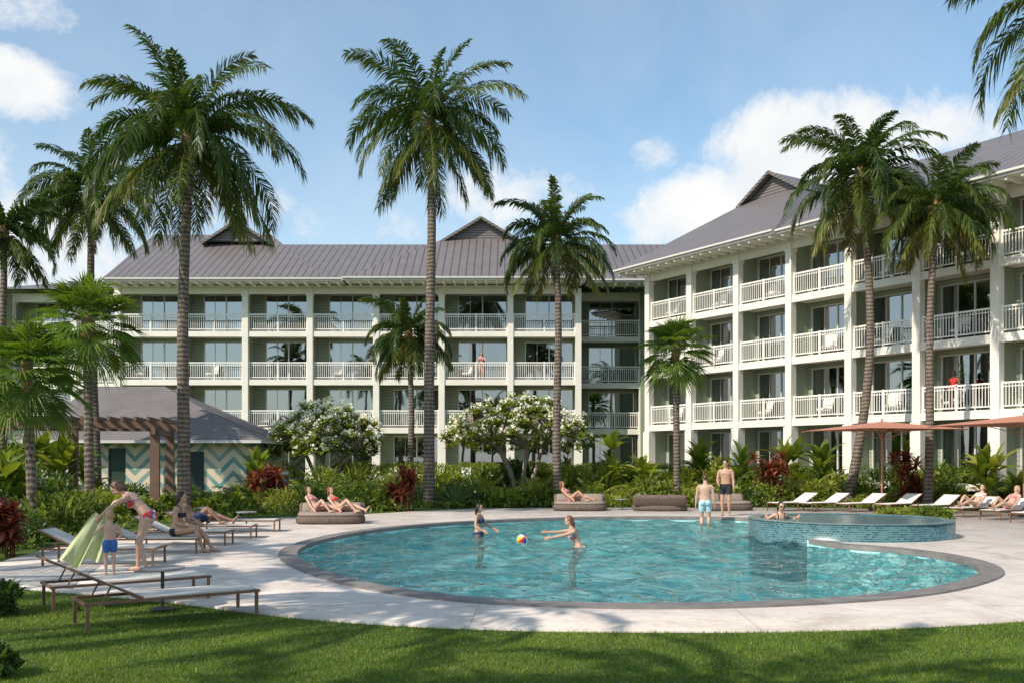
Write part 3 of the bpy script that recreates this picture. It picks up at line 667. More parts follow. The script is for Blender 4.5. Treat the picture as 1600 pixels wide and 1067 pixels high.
def inside(x,y,rr,off=0):
    a=np.arctan2(y-C0[1],x-C0[0])%(2*np.pi); r=np.hypot(x-C0[0],y-C0[1]); ri=np.interp(a,np.append(TH,2*np.pi),np.append(rr,rr[0])); return r<ri+off
n=320000; yy=6.6+ (rng.random(n)**1.35)*8.8; xx=rng.uniform(-1,1,n)*(yy*.62+1.0)
k=~inside(xx,yy,rD,.01); xx=xx[k];yy=yy[k]; n=len(xx)
hh=rng.uniform(.016,.038,n); az=rng.uniform(0,2*np.pi,n); w=rng.uniform(.0025,.0045,n)*(.7+yy/14)
Pb=np.stack([xx,yy,np.full(n,-.035)],1); sd=np.stack([np.cos(az),np.sin(az),np.zeros(n)],1)*w[:,None]
ln=np.stack([rng.normal(0,.016,n),rng.normal(0,.016,n),hh],1)
nb=NB(); V=np.stack([Pb-sd,Pb+sd,Pb+ln],1).reshape(-1,3); patch=.12*np.sin(xx*1.7+yy)*np.sin(yy*2.3)
nb.add(V,None,np.arange(3*n).reshape(-1,3),np.repeat(.5+rng.normal(0,.18,n)+patch,3))
M['grass']=leafmat('grass_blades',(.05,.095,.010),(.125,.19,.018),(.28,.32,.045),.3,.5)
o=put('lawn_grass',nb.mesh('lawn_grass',M['grass'])); struct(o,'mown green grass of the lawn in front of the deck','stuff','grass')
# ------------------------------------------------------------ hotel
FL=[.9,3.8,6.7,9.6]; TOP=12.45
def rail_mesh(L):
    b=MB(); b.box(0,L,-.03,.03,.98,1.05); b.box(0,L,-.02,.02,.10,.15); b.box(0,L,-.018,.018,.86,.89)
    n=int(L/.125)
    for i in range(n+1):
        x=i*L/n; b.box(x-.014,x+.014,-.014,.014,.15,.98)
    for q in (0,.5,1): b.box(q*L-.035,q*L+.035,-.035,.035,0,1.08)
    return b.mesh('railing',M['white'])
def win_meshes(w,h):
    f=MB(); t=.06
    f.box(0,t,-.05,.05,0,h); f.box(w-t,w,-.05,.05,0,h); f.box(t,w-t,-.05,.05,h-t,h); f.box(t,w-t,-.05,.05,0,.05)
    f.box(w/2-.035,w/2+.035,-.045,.045,.05,h-t); f.box(w*.25-.012,w*.25+.012,-.03,.03,.05,h-t)
    p=MB(); p.add([(t,0,.05),(w-t,0,.05),(w-t,0,h-t),(t,0,h-t)],[(0,1,2,3)])
    c=MB()
    for x0,x1 in ((t,w*.20),(w*.84,w-t)):
        n=24; vs=[]
        for i in range(n+1):
            x=x0+(x1-x0)*i/n; y=.16+.035*math.sin(i*1.6); vs+=[(x,y,.06),(x,y,h-.1)]
        c.add(vs,[(2*i,2*i+2,2*i+3,2*i+1) for i in range(n)])
    return f.mesh('window',M['frame']),p.mesh('pane',M['glass']),c.mesh('curtain',M['curtain'],True)
def hotel(label,loc,rz,bays,roofs,gablets,eaves,rec,w0,w1):
    root=thing('hotel_building',label,'building',loc,rz)
    wall=MB(); slabs=[MB() for _ in range(5)]; room=MB(); cm={}
    cols={}
    for bi,(x0,x1,sb) in enumerate(bays):
        L=x1-x0
        for x in (x0,x1):
            cols[round(x,2)]=min(cols.get(round(x,2),99),sb)
        wl=L*w0; wr=L*w1; hW=2.42
        if round(L,2) not in cm: cm[round(L,2)]=(rail_mesh(L-.44),)+win_meshes(wr-wl,hW)
        rm,wm,pm,ccm=cm[round(L,2)]
        for fi,z in enumerate(FL):
            zt=(FL+[TOP])[fi+1]-.3; yb=sb+rec
            wall.box(x0,x0+wl,yb,yb+.12,z,zt); wall.box(x0+wr,x1,yb,yb+.12,z,zt); wall.box(x0+wl,x0+wr,yb,yb+.12,z+hW,zt)
            wo=put('window',wm,root,(x0+wl,yb+.03,z)); put('pane',pm,wo)
            if rnd.random()<.6: put('curtain',ccm,wo)
            if fi>0: put('railing',rm,root,(x0+.22,sb+.05,z))
            slabs[fi].box(x0,x1,sb-.02 if fi else sb-.5,sb+5,z-.26,z)
            if fi>0: slabs[fi].box(x0,x1,sb-.08,sb+.10,z-.34,z-.02)
        slabs[4].box(x0,x1,sb-.1,sb+5,TOP-.3,TOP-.1)
        slabs[4].box(x0,x1,sb-.06,sb+.14,TOP-.62,TOP-.3)
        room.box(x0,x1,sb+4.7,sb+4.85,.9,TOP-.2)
    wall.build('wall',M['sage'],root)
    for i,s in enumerate(slabs): s.build('floor_slab' if i<4 else 'ceiling_slab',M['cream'],root)
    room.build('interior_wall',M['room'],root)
    for x,sb in sorted(cols.items()):
        b=MB(); b.box(x-.18,x+.18,sb-.14,sb+.22,.0,TOP-.3); b.box(x-.24,x+.24,sb-.2,sb+.28,.0,3.42)
        b.box(x-.22,x+.22,sb-.18,sb+.26,TOP-.75,TOP-.62)
        b.build('column',M['cream'],root)
        MB().box(x-.09,x+.09,sb+.23,sb+4.7,.9,TOP-.25).build('divider_wall',M['sage_plain'],root)
    xa=bays[0][0]; xb=bays[-1][1]
    MB().box(xa-.1,xa+.12,2.0,13.4,.0,TOP-.2).build('end_wall',M['sage'],root)
    MB().box(xb-.12,xb+.1,2.0,13.4,0,TOP-.2).build('end_wall',M['sage'],root)
    MB().box(xa+.12,xb-.12,13.2,13.4,0,TOP-.2).build('rear_wall',M['sage'],root)
    for vs,fs,mi in roofs:
        b=MB()
        for f_,m_ in zip(fs,mi):
            b.mi=m_; b.add([vs[i] for i in f_],[tuple(range(len(f_)))])
        b.build('roof',[M['roofx'],M['roofy']],root)
    for (gx,hw,yf,zb,zt,yb) in gablets:
        r=MB(); r.mi=1; o=.35
        r.add([(gx-hw-o,yf-.4,zb-.22),(gx,yf-.4,zt),(gx,yb,zt),(gx-hw-o,yb,zb-.22)],[(0,1,2,3)])
        r.add([(gx+hw+o,yf-.4,zb-.22),(gx,yf-.4,zt),(gx,yb,zt),(gx+hw+o,yb,zb-.22)],[(3,2,1,0)])
        r.build('gable_roof',[M['roofx'],M['roofy']],root)
        w=MB(); w.add([(gx-hw,yf,zb-.02),(gx+hw,yf,zb-.02),(gx,yf,zt-.16)],[(0,1,2)]); w.build('gable_louvre',M['louver'],root)
        t_=MB()
        for sd in (1,-1): t_.bar((gx+sd*(hw+o),yf-.42,zb-.24),(gx,yf-.42,zt-.03),.06,.16)
        t_.build('gable_trim',M['louver'],root)
    bm=MB().bar((0,0,0),(0,1.25,0),.10,.18).mesh('eave_bracket',M['white'])
    for (x0,x1,yf,z) in eaves:
        MB().box(x0,x1,yf-.03,yf+.05,z-.16,z+.02).box(x0,x1,yf-.13,yf-.035,z-.06,z+.03).build('gutter',M['fascia'],root)
        MB().box(x0+.03,x1-.03,yf+.06,yf+1.9,z-.10,z-.05).build('soffit',M['white'],root)
        n=int((x1-x0)/.62)
        for i in range(n): put('eave_bracket',bm,root,(x0+.3+i*(x1-x0-.6)/(n-1),yf+.08,z-.2))
    return root
def hipprism(x0,x1,yf,yb,ze,yr,zr,hl,hr):
    vs=[(x0,yf,ze),(x1,yf,ze),(x1,yb,ze),(x0,yb,ze),(x0+hl,yr,zr),(x1-hr,yr,zr)]
    return (vs,[(0,1,5,4),(2,3,4,5),(3,0,4),(1,2,5)],[0,0,1,1])
def hipblock(x0,x1,yf,ze,ga,gb,gy,gz,yb=9):
    vs=[(x0,yf,ze),(x1,yf,ze),(gb,gy,gz),(ga,gy,gz),(ga,yb,gz),(x0,yb,ze),(gb,yb,gz),(x1,yb,ze)]
    return (vs,[(0,1,2,3),(0,3,4,5),(1,7,6,2)],[0,1,1])
cx=[-31.8,-27.8,-23.8,-19.9,-16.1,-12.2,-8.2,-4.25,-.1,4.0,8.2]
bays=[(cx[i],cx[i+1],3.0 if i<2 else (2.6 if i==9 else 0.0)) for i in range(10)]
roofsL=[hipprism(-20.0,14,-1.2,14.4,12.5,6.6,16.3,0,0),hipprism(-24.1,-11.0,-1.5,14.8,12.52,6.6,16.95,0,5.2),hipprism(-33,-23,1.7,14,12.45,7,13.9,4,0),
        hipblock(-9.7,4.2,-1.75,12.54,-4.3,.3,4.3,16.2)]
hotel('long four storey far wing with cream columns and grey metal roof facing the pool',(0,58,0),0,bays,roofsL,
      [(-17.8,1.95,4.3,16.0,17.25,9.5),(-2.0,2.15,4.2,16.15,17.45,9.5)],[(-24.1,-10.0,-1.5,12.5),(-9.95,4.4,-1.75,12.52),(4.45,9.2,-1.2,12.48)],1.4,.22,.95)
rxs=[i*3.38 for i in range(9)]
raysR=[(rxs[i],rxs[i+1],0.0) for i in range(8)]
RW=(7.70,54.1); RA=math.atan2(-.84,.543)
hotel('four storey near wing with white balcony railings receding from the right edge',(RW[0],RW[1],0),RA,raysR,
      [hipprism(-1.2,32,-1.3,15.3,12.5,7.0,16.7,7.5,5),hipblock(-1.25,10.5,-1.45,12.53,3.0,7.0,4.6,16.3)],
      [(5.0,2.0,4.6,16.25,17.5,11)],[(-1.25,10.4,-1.45,12.5),(10.45,31,-1.3,12.48)],1.2,.08,.97)
def rloc(x,y,z=0):
    c,s=math.cos(RA),math.sin(RA); return (RW[0]+x*c-y*s,RW[1]+x*s+y*c,z)
def chair(label,loc,rz,group):
    t=thing('lounge_chair',label,'chair',loc,rz,group)
    MB().rbox(0,0,.34,.46,.30,.28,.06).build('seat',M['whitesling'],t,True)
    b=MB(); b.rbox(0,0,-.03,.55,.29,.05,.05); b.rot(Matrix.Translation((0,.27,.45))@Matrix.Rotation(R(-16),4,'X')); b.build('backrest',M['whitesling'],t,True)
    for sx in (-1,1):
        for sy in (-1,1):
            MB().bar((sx*.28,sy*.26,0),(sx*.27,sy*.25,.36),.035).build('leg',M['brown'],t)
        MB().bar((sx*.31,-.26,.56),(sx*.31,.26,.58),.05,.03).bar((sx*.31,-.25,.36),(sx*.31,-.25,.56),.03).build('armrest',M['brown'],t)
    return t
ORD=['first','second','third','fourth','fifth','sixth','seventh','eighth','ninth','tenth','eleventh','twelfth','thirteenth','fourteenth','fifteenth','sixteenth','seventeenth','eighteenth','nineteenth','twentieth']
ORD+=['twenty '+o for o in ORD[:9]]+['thirtieth']+['thirty '+o for o in ORD[:9]]
ch0=None
def putchair(loc,rz,label,group):
    global ch0
    if ch0 is None: ch0=chair(label,loc,rz,group); bpy.context.view_layer.update(); return ch0
    return dup(ch0,loc,rz,label,group)
for bi in range(7):
    for fi in (1,2,3):
        if (bi*7+fi*3)%5==0: continue
        putchair(rloc(rxs[bi]+1.1+.3*((bi+fi)%3),.68,FL[fi]),RA+R(20*((bi+fi)%3-1)),f'pale chair on the {ORD[fi]} floor balcony of the near wing, {ORD[bi]} bay from the corner','chairs on the balconies')
for bi in range(2,9):
    for fi in (0,1,2):
        if (bi*5+fi*2)%4==0: continue
        putchair((cx[bi]+1.0+.5*(bi%2),58+(.8 if fi else -.8),FL[fi]if fi else .45),R(-15+12*(bi%3)),f'pale chair on the {["ground","second","third"][fi]} floor of the far wing, {ORD[bi-2]} bay from its left end','chairs on the balconies')
# ------------------------------------------------------------ pavilion and pergola
def mural():
    m,t,out=newmat('chevron_mural'); p=t.n('ShaderNodeBsdfPrincipled'); t.l(p.outputs[0],out.inputs[0])
    tc=t.n('ShaderNodeTexCoord').outputs['Object']; x=t.n('ShaderNodeSeparateXYZ'); t.l(tc,x.inputs[0])
    z=t.m('PINGPONG',x.outputs[0],.6); v=t.m('FRACT',t.m('MULTIPLY',t.m('ADD',x.outputs[2],z),1.7)); s=t.m('LESS_THAN',v,.42)
    n=t.noise(tc,.5,2); k=t.m('MULTIPLY',s,t.m('MULTIPLY_ADD',n,2.0,-.15,clamp=True))
    t.l(t.mix(k,(.66,.56,.42),(.13,.27,.27)),p.inputs['Base Color']); p.inputs['Roughness'].default_value=.7; return m
pv=thing('pool_pavilion','low poolside pavilion with a grey hip roof and pale chevron patterned walls','building',(-15.5,41,.0))
b=MB(); b.box(-4.6,-1.75,0,.2,0,2.65); b.box(-1.0,1.65,0,.2,0,2.65); b.box(2.35,4.25,0,.2,0,2.65); b.box(-1.75,-1.0,0,.2,2.35,2.65); b.box(1.65,2.35,0,.2,2.2,2.65)
b.box(4.05,4.25,.2,7,0,2.65); b.box(-4.6,-4.4,.2,7,0,2.65); b.box(-4.4,4.05,6.8,7,0,2.65)
b.build('wall',mural(),pv)
M['shingle']=linemat('grey_shingle',(.155,.138,.135),2,.10,.14,.7,.85,.3,.2)
r=MB(); vs=[(-5.6,-.7,2.64),(4.9,-.7,2.64),(4.9,7.6,2.64),(-5.6,7.6,2.64),(-3.9,3.5,5.25),(-.6,3.5,5.25)]
r.add(vs,[(0,1,5,4),(2,3,4,5),(3,0,4),(1,2,5),(3,2,1,0)]); r.build('roof',M['shingle'],pv)
MB().box(-5.62,4.92,-.78,-.7,2.56,2.68).box(4.92,4.98,-.78,7.6,2.56,2.68).build('fascia',M['fascia'],pv)
MB().box(1.65,2.35,.1,.14,0,2.2).build('door',mat('dark_teal_door',(.02,.035,.037),.5,.1),pv)
MB().box(-1.75,-1.0,.1,.14,0,2.35).build('door',mat('green_door',(.02,.05,.035),.5,.1),pv)
pg=thing('pergola','brown timber pergola with flat slatted top beside the left palms','pergola',(-11.45,30.8,0),R(12))
X0,X1,Y0,Y1=-9.6,0,0,3.4
for x in (X0,X1,-3.2,-6.4):
    for y in (Y0,Y1):
        if x==-3.2 and y==Y0: continue
        MB().box(x-.14,x+.14,y-.14,y+.14,0,2.85).build('post',M['pergola'],pg)
for y in (Y0,Y1): MB().box(X0-.5,X1+.45,y-.06,y+.06,2.86,3.08).build('beam',M['pergola'],pg)
for x in (X0,X1): MB().box(x-.06,x+.06,Y0-.4,Y1+.4,2.66,2.85).build('side_beam',M['pergola'],pg)
nsl=27
for i in range(nsl):
    x=X0-.3+i*(X1-X0+.55)/(nsl-1); MB().box(x-.04,x+.04,Y0-.5,Y1+.5,3.082,3.22).build('rafter',M['pergola'],pg)
# ------------------------------------------------------------ loungers, tables, daybeds, parasols
def lounger(label,loc,rz,group,ms):
    t=thing('sun_lounger',label,'sun lounger',loc,rz,group)
    f=MB()
    for s in (-1,1): f.box(-.99,.99,s*.32-.016,s*.32+.016,.272,.304)
    for x in (-.97,.97,-.35): f.box(x-.016,x+.016,-.303,.303,.273,.302)
    f.build('frame',M['brown'],t)
    for sx in (-1,1):
        for s in (-1,1): MB().box(sx*.95-.018,sx*.95+.018,s*.32-.015,s*.32+.015,0,.271).build('leg',M['brown'],t)
    MB().box(-.34,.95,-.295,.295,.306,.318).build('seat',ms,t)
    b=MB(); a=Vector((-.36,0,.315)); e=Vector((-1.02,0,.63)); d=(e-a).normalized(); n=Vector((-d.z,0,d.x))*-.006
    b.add([a+Vector((0,-.295,0))-n,a+Vector((0,.295,0))-n,e+Vector((0,.295,0))-n,e+Vector((0,-.295,0))-n,a+Vector((0,-.295,0))+n,a+Vector((0,.295,0))+n,e+Vector((0,.295,0))+n,e+Vector((0,-.295,0))+n],[(0,3,2,1),(4,5,6,7),(0,1,5,4),(1,2,6,5),(2,3,7,6),(3,0,4,7)])
    b.build('backrest',ms,t)
    q=MB()
    for s in (-1,1): q.bar((a.x,s*.313,.305),(e.x-.02,s*.313,.635),.028,.028)
    q.bar((e.x,-.3,.63),(e.x,.3,.63),.026); q.bar((-.78,-.28,.30),(-.70,-.28,.46),.018); q.bar((-.78,.28,.30),(-.70,.28,.46),.018)
    q.build('backrest_frame',M['brown'],t); return t
G='brown framed sun loungers'
L0=lounger('pale sling lounger nearest the camera, its feet on the lawn edge',(-4.03,11.25,-.01),R(35.6),G,M['sling'])
bpy.context.view_layer.update()
dup(L0,(-5.02,12.55,0),R(35.6),'pale sling lounger just behind the nearest one, beyond the round table',G)
rowY=[17.1,19.2,21.0,22.8,24.9]
for i,y in enumerate(rowY): dup(L0,(-7.25+.05*i,y,0),R(3+rnd.uniform(-2,2)),f'lounger facing the pool in the left row, {ORD[i]} from the camera',G)
rl=[(1238,35.2),(1287,35.0),(1345,34.6),(1403,34.2),(1462,33.2),(1519,31.5),(1572,30.1),(1625,28.6)]
LW=None
for i,(px,y) in enumerate(rl):
    lb=f'lounger facing the pool in the right row beyond the spa, {ORD[i]} from the left'; lc=(wx(px,y),y,0); a=R(212+rnd.uniform(-4,4))
    if LW is None: LW=lounger(lb,lc,a,G,M['whitesling']); bpy.context.view_layer.update()
    else: dup(LW,lc,a,lb,G)
def table(label,loc,r=.26,h=.42):
    t=thing('side_table',label,'table',loc,0)
    MB().lathe([(r*.9,h-.03),(r,h-.02),(r,h),(r*.2,h+.001)],32).build('tabletop',M['greytop'],t)
    MB().tube([(0,0,.02),(0,0,h-.03)],.022,10).build('pole',M['darkmetal'],t); MB().lathe([(r*.6,0),(r*.6,.012),(.03,.03)],24).build('base',M['darkmetal'],t); return t
table('round grey side table between the two nearest loungers',(wx(254,12.0),12.0,-.01),.27,.52)
table('small round side table at the end of the left lounger row',(wx(385,26.6),26.6,0),.28,.42)
table('small low table between the first and second daybeds behind the pool',(wx(972,35.8),35.8,0),.28,.4)
table('tall brown table on the far path right of the leftmost daybed',(wx(595,38.5),38.5,0),.45,.75)
table('pale table beside the seated woman in the far planting',(wx(462,42.5),42.5,.45),.4,.6)
def daybed(label,loc,rz):
    t=thing('daybed',label,'daybed',loc,rz,'low brown daybeds by the pool')
    MB().rbox(0,0,0,.24,1.0,.60,.09,3.0).build('base',M['wicker'],t,True)
    MB().rbox(0,-.04,.22,.34,.94,.53,.06,3.0).build('mattress',M['cushion'],t,True)
    b=MB(); b.rbox(0,0,0,.42,.97,.11,.08,3.0); b.rot(Matrix.Translation((0,.46,.20))@Matrix.Rotation(R(-24),4,'X')); b.build('backrest',M['wicker'],t,True)
    for s in (-1,1):
        b=MB(); b.rbox(0,0,0,.34,.40,.09,.08,3); b.rot(Matrix.Translation((s*.46,.34,.29))@Matrix.Rotation(R(-30),4,'X')); b.build('pillow',M['cushion'],t,True)
    return t
daybed('low brown daybed at the left of the pool with two people on it',(wx(517,28.1),28.1,0),R(6))
daybed('low brown daybed with a woman lying on it behind the pool',(wx(906,35.3),35.3,0),R(-4))
daybed('empty low brown daybed behind the pool, left of the two men',(wx(1031,35.2),35.2,0),R(172))
daybed('low brown daybed half hidden behind the two standing men',(wx(1133,35.4),35.4,0),R(10))
def parasol(label,loc,rz,hw,h):
    t=thing('parasol',label,'umbrella',loc,rz,'terracotta parasols')
    MB().tube([(0,0,.05),(0,0,h+.42)],.036,12).build('pole',M['terrapole'],t)
    MB().rbox(0,0,0,.07,.4,.4,.02).build('base',M['darkmetal'],t)
    c=MB(); ap=(0,0,h+.34)
    pts_=[(-1,-1),(0,-1),(1,-1),(1,0),(1,1),(0,1),(-1,1),(-1,0)]
    vs=[ap]
    for (x,y) in pts_: vs.append((x*hw*.5,y*hw*.5,h+.18+(.0 if x and y else -.02)))
    for (x,y) in pts_: 
        k_=1 if x and y else .90; vs.append((x*hw*k_,y*hw*k_,h+.02+(.0 if x and y else .01)))
    fs=[]
    for i in range(8):
        j=(i+1)%8; fs+=[(0,1+i,1+j),(1+i,9+i,9+j,1+j)]
    c.add(vs,fs); c.build('canopy',M['terra'],t)
    for (x,y) in pts_:
        if not (x and y): continue
        MB().bar((0,0,h-.30),(x*hw*.52,y*hw*.52,h+.12),.026).bar((0,0,h+.28),(x*hw*1.0,y*hw*1.0,h-.01),.026).build('rib',M['terrapole'],t)
    return t
parasol('terracotta square parasol over the loungers right of the spa',(wx(1378,35.2),35.2,0),R(14),2.05,2.92)
parasol('terracotta square parasol cut by the right edge of the photo',(wx(1600,31.6),31.6,0),R(16),2.1,2.98)
b=MB(); nu,nv=26,26; vs=[]
for j in range(nv+1):
    v=j/nv
    for i in range(nu+1):
        u=i/nu; w_=.10+.30*v**.7
        x_=(u-.5)*2*w_-.28*v**1.2; hem=1-.28*abs(u-.35)-.06*math.sin(u*14)
        vs.append((x_,.055*math.sin(u*19+v*2)*(.35+.65*v)+.03*math.sin(u*37+1)*v,-.88*v*hem+.05*math.sin(u*math.pi)*(-1)*(1-v)))
b.add(vs,[(j*(nu+1)+i,j*(nu+1)+i+1,(j+1)*(nu+1)+i+1,(j+1)*(nu+1)+i) for j in range(nv) for i in range(nu)])
o=b.build('towel',mat('lime_towel',(.52,.56,.30),.95,.12,3,.4,60),None,True,(-6.74,15.78,1.0),R(14)); tag(o,'pale lime green towel hanging from the hands of the bending woman','towel')
# ------------------------------------------------------------ palms
def palm(label,base,top,fl,nf=28,r0=.19,mt='palm',curve=(0,0),group=None,seed=0,n=66,old=.35,emax=80,emin=-52,lw=.058):
    global rng; rng=np.random.default_rng(100+seed)
    t=thing('palm_tree',label,'palm',(base[0],base[1],-.03),0,group)
    tp=Vector((top[0]-base[0],top[1]-base[1],top[2])); pts=[];rad=[]
    K=40
    for i in range(K+1):
        s=i/K; p=tp*s; p.x+=curve[0]*math.sin(math.pi*s)+.05*math.sin(s*7+seed); p.y+=curve[1]*math.sin(math.pi*s)
        pts.append(p); rad.append(r0*(1+.35*math.exp(-s*22))*(1-.36*s)*(1+.035*(i%2)))
    MB().tube(pts,rad,14).build('trunk',M['trunk'],t,True)
    c=np.array(tuple(pts[-1])); nb=NB()
    for i in range(nf):
        q=(i+.5)/nf; az=i*2.39996+rng.uniform(-.35,.35)
        e=R(emax-(emax-emin)*q**.95+rng.uniform(-9,9)); L=fl*(1.0-.16*q)*rng.uniform(.82,1.08)
        if q<.10: L*=.8
        dr=.85+1.1*math.sin(math.pi*min(1,q*1.05)**.8)+rng.uniform(-.2,.3)
        if e<0: dr=max(.35,dr+e*.9)
        tint=.18+.24*rng.random()+(old*max(0,q-.65)*2.0)
        frond(nb,c+np.array([math.cos(az)*.12,math.sin(az)*.12,.15-.3*q]),az,e,L,dr,n,lw,.215,tint,.30+.38*q,rng.uniform(-.8,.8))
    put('crown',nb.mesh('crown',M[mt]),t)
    h=MB(); h.lathe([(r0*.6,-.75),(r0*.95,-.35),(r0*1.2,.0),(r0*.8,.3),(.02,.55)],14,tuple(c)); h.build('crown_shaft',M['fiber'],t,True)
    for i in range(7):
        a=i*.95+seed; MB().sph((c[0]+math.cos(a)*.30,c[1]+math.sin(a)*.30,c[2]-.26-.13*(i%2)),.13,10,7).build('coconut',M['coco'],t,True)
    return t
def fanpalm(label,base,top,pet,r,nl=34,r0=.13,seed=0):
    global rng; rng=np.random.default_rng(300+seed)
    t=thing('fan_palm',label,'palm',(base[0],base[1],-.03)); tp=Vector((top[0]-base[0],top[1]-base[1],top[2]))
    pts=[tp*(i/24) for i in range(25)]; MB().tube(pts,[r0*(1.2-.3*i/24)*(1+.05*(i%2)) for i in range(25)],12).build('trunk',M['trunk'],t,True)
    c=np.array(tuple(tp)); nb=NB()
    for i in range(nl):
        q=(i+.5)/nl; az=i*2.39996+rng.uniform(-.2,.2); e=R(84-140*q+rng.uniform(-8,8))
        fanleaf(nb,c+np.array([0,0,.15-.4*q]),az,e,pet*rng.uniform(.75,1.15)*(.75+.25*min(1,q*3)),r*rng.uniform(.85,1.08),.25+.35*rng.random()+.3*max(0,.4-q)+(.4*max(0,q-.85)/.15))
    put('crown',nb.mesh('crown',M['fan']),t)
    MB().lathe([(r0*.8,-.6),(r0*1.5,-.1),(r0*1.1,.3),(.02,.45)],12,tuple(c)).build('crown_shaft',M['fiber'],t,True)
    return t
Gp='coconut palms around the pool and hotel'
def P(label,bpx,tpx,tpy,Y,fl,**k): return palm(label,(wx(bpx,Y),Y),(wx(tpx,Y),Y,wz(tpy,Y)),fl,group=Gp,**k)
P('tallest coconut palm at left, its straight trunk rising behind the lounger row',284,292,218,30.3,4.3,nf=50,r0=.205,seed=1,n=80,lw=.064,emax=84)
P('tall coconut palm in the centre with its trunk in front of the far wing',668,671,192,38,4.15,nf=44,r0=.225,seed=2,n=74,curve=(.1,0),lw=.074,emax=84)
P('mid height coconut palm right of centre with upright yellow green fronds',872,870,378,38.8,3.3,nf=36,r0=.18,seed=3,emax=88,emin=-45,lw=.070)
P('short coconut palm close to the far wing, left of the central palm',643,640,520,47,2.9,nf=32,r0=.17,seed=4,lw=.076)
P('curved coconut palm at right with the higher crown against the clouds',1326,1347,272,38.2,3.8,nf=46,r0=.19,seed=5,curve=(.55,0),old=.55,lw=.072,emax=84)
P('coconut palm at right with the lower crown, in front of the near wing',1450,1464,325,36.0,3.2,nf=44,r0=.165,seed=6,curve=(-.1,0),old=.6,lw=.066)
P('coconut palm behind the fan palm at left, its crown against the sky',150,140,300,39,3.5,nf=40,r0=.19,seed=7,lw=.072)
P('coconut palm cut by the left edge of the photo',4,4,362,36,2.7,nf=34,r0=.17,seed=8,lw=.066)
P('coconut palm at the upper right corner, only hanging fronds in the frame',1722,1712,-25,18,3.1,nf=34,r0=.2,seed=9,lw=.05)
fanpalm('bright green fan palm with a slim trunk in front of the wing corner',(wx(1058,41),41),(wx(1056,41),41,wz(548,41)),.95,1.05,38,.13,1)
fanpalm('fan palm at left with a bright crown beside the tallest coconut palm',(wx(141,27.5),27.5),(wx(136,27.5),27.5,wz(505,27.5)),.9,.95,40,.12,2)
fanpalm('low fan palm by the left edge in front of the pergola',(wx(53,22),22),(wx(42,22),22,wz(578,22)),.75,.85,40,.10,3)
for i,(x,y,h) in enumerate([(-9.6,5.4,9.5),(-13.8,7.2,11),(-10.2,-.2,8.5),(-6.2,1.2,8.5),(-2.6,.2,8.0),(-16.5,11.5,11.5)]):
    palm(f'coconut palm standing on the lawn behind the viewpoint, {ORD[i]} from the left lounger',(x,y),(x+.3,y,h),3.7,26,.18,seed=20+i,group=Gp,n=36,lw=.10)
# ------------------------------------------------------------ flowering trees
def plumeria(label,base,rx,rz0,rz1,stem,seed,pf):
    global rng; rng=np.random.default_rng(500+seed); rr=random.Random(seed)
    t=thing('flowering_tree',label,'tree',(base[0],base[1],-.03))
    zc=rz0; hz=rz1-rz0; tr=MB(); nb=NB(); fb=NB(); mains=[]
    for i in range(stem):
        a=i*2*math.pi/stem+rr.uniform(-.3,.3); q=Vector((math.cos(a)*.10,math.sin(a)*.10,0)); e=Vector((math.cos(a)*rx*.32,math.sin(a)*rx*.32,zc+hz*.15))
        m_=q.lerp(e,.5)+Vector((rr.uniform(-.15,.15),rr.uniform(-.15,.15),.1)); tr.tube([q,m_,e],[.13,.10,.08],9)
        for j in range(5):
            a2=a+rr.uniform(-1.0,1.0); k_=rr.uniform(.5,.75); p=Vector((math.cos(a2)*rx*k_,math.sin(a2)*rx*k_,zc+hz*rr.uniform(.15,.72)))
            tr.tube([e,e.lerp(p,.5)+Vector((0,0,.12)),p],[.075,.055,.045],7); mains.append(p)
    mains.append(Vector((0,0,zc+hz*.7)))
    tips=[]
    for i in range(380):
        d=rng.normal(0,1,3); d/=np.linalg.norm(d); d[2]=abs(d[2])*1.0-.28
        q=rng.uniform(.78,1.02)*(1+.10*math.sin(d[0]*7+seed)*math.sin(d[1]*6)+.06*math.sin(d[2]*9))
        if rng.random()<.2: q*=.7
        tips.append(np.array([d[0]*rx*q,d[1]*rx*q,zc+hz*.28+d[2]*hz*.72*q]))
    for tp in tips:
        p=Vector(tuple(tp)); m_=min(mains,key=lambda w:(w-p).length); tr.tube([m_,m_.lerp(p,.55)+Vector((0,0,-.05)),p],[.03,.024,.018],5)
        k=16; az=rng.uniform(0,6.28,k); el=rng.uniform(-.2,1.0,k)
        for a_,e_ in zip(az,el): strap(nb,tp,a_,e_,rng.uniform(.26,.42),.7,.115,.45+rng.normal(0,.2),4,.5,.1)
        if rng.random()<pf:
            n=18; d=nrm(rng.normal(0,1,(n,3))+np.array([0,0,.6])); leaves(fb,tp+np.array([0,0,.22])+d*.13,d,.115,.9,.5,.2)
    tr.build('trunk',M['bark'],t,True); put('foliage',nb.mesh('foliage',M['leafC']),t); put('blossom',fb.mesh('blossom',M['flower']),t); return t
plumeria('round white flowering tree at left in front of the far wing',(wx(508,45),45),2.85,1.7,5.15,4,1,.85)
plumeria('wider white flowering tree with forked stems between the two central palms',(wx(812,42.5),42.5),3.3,2.0,5.2,5,2,.6)
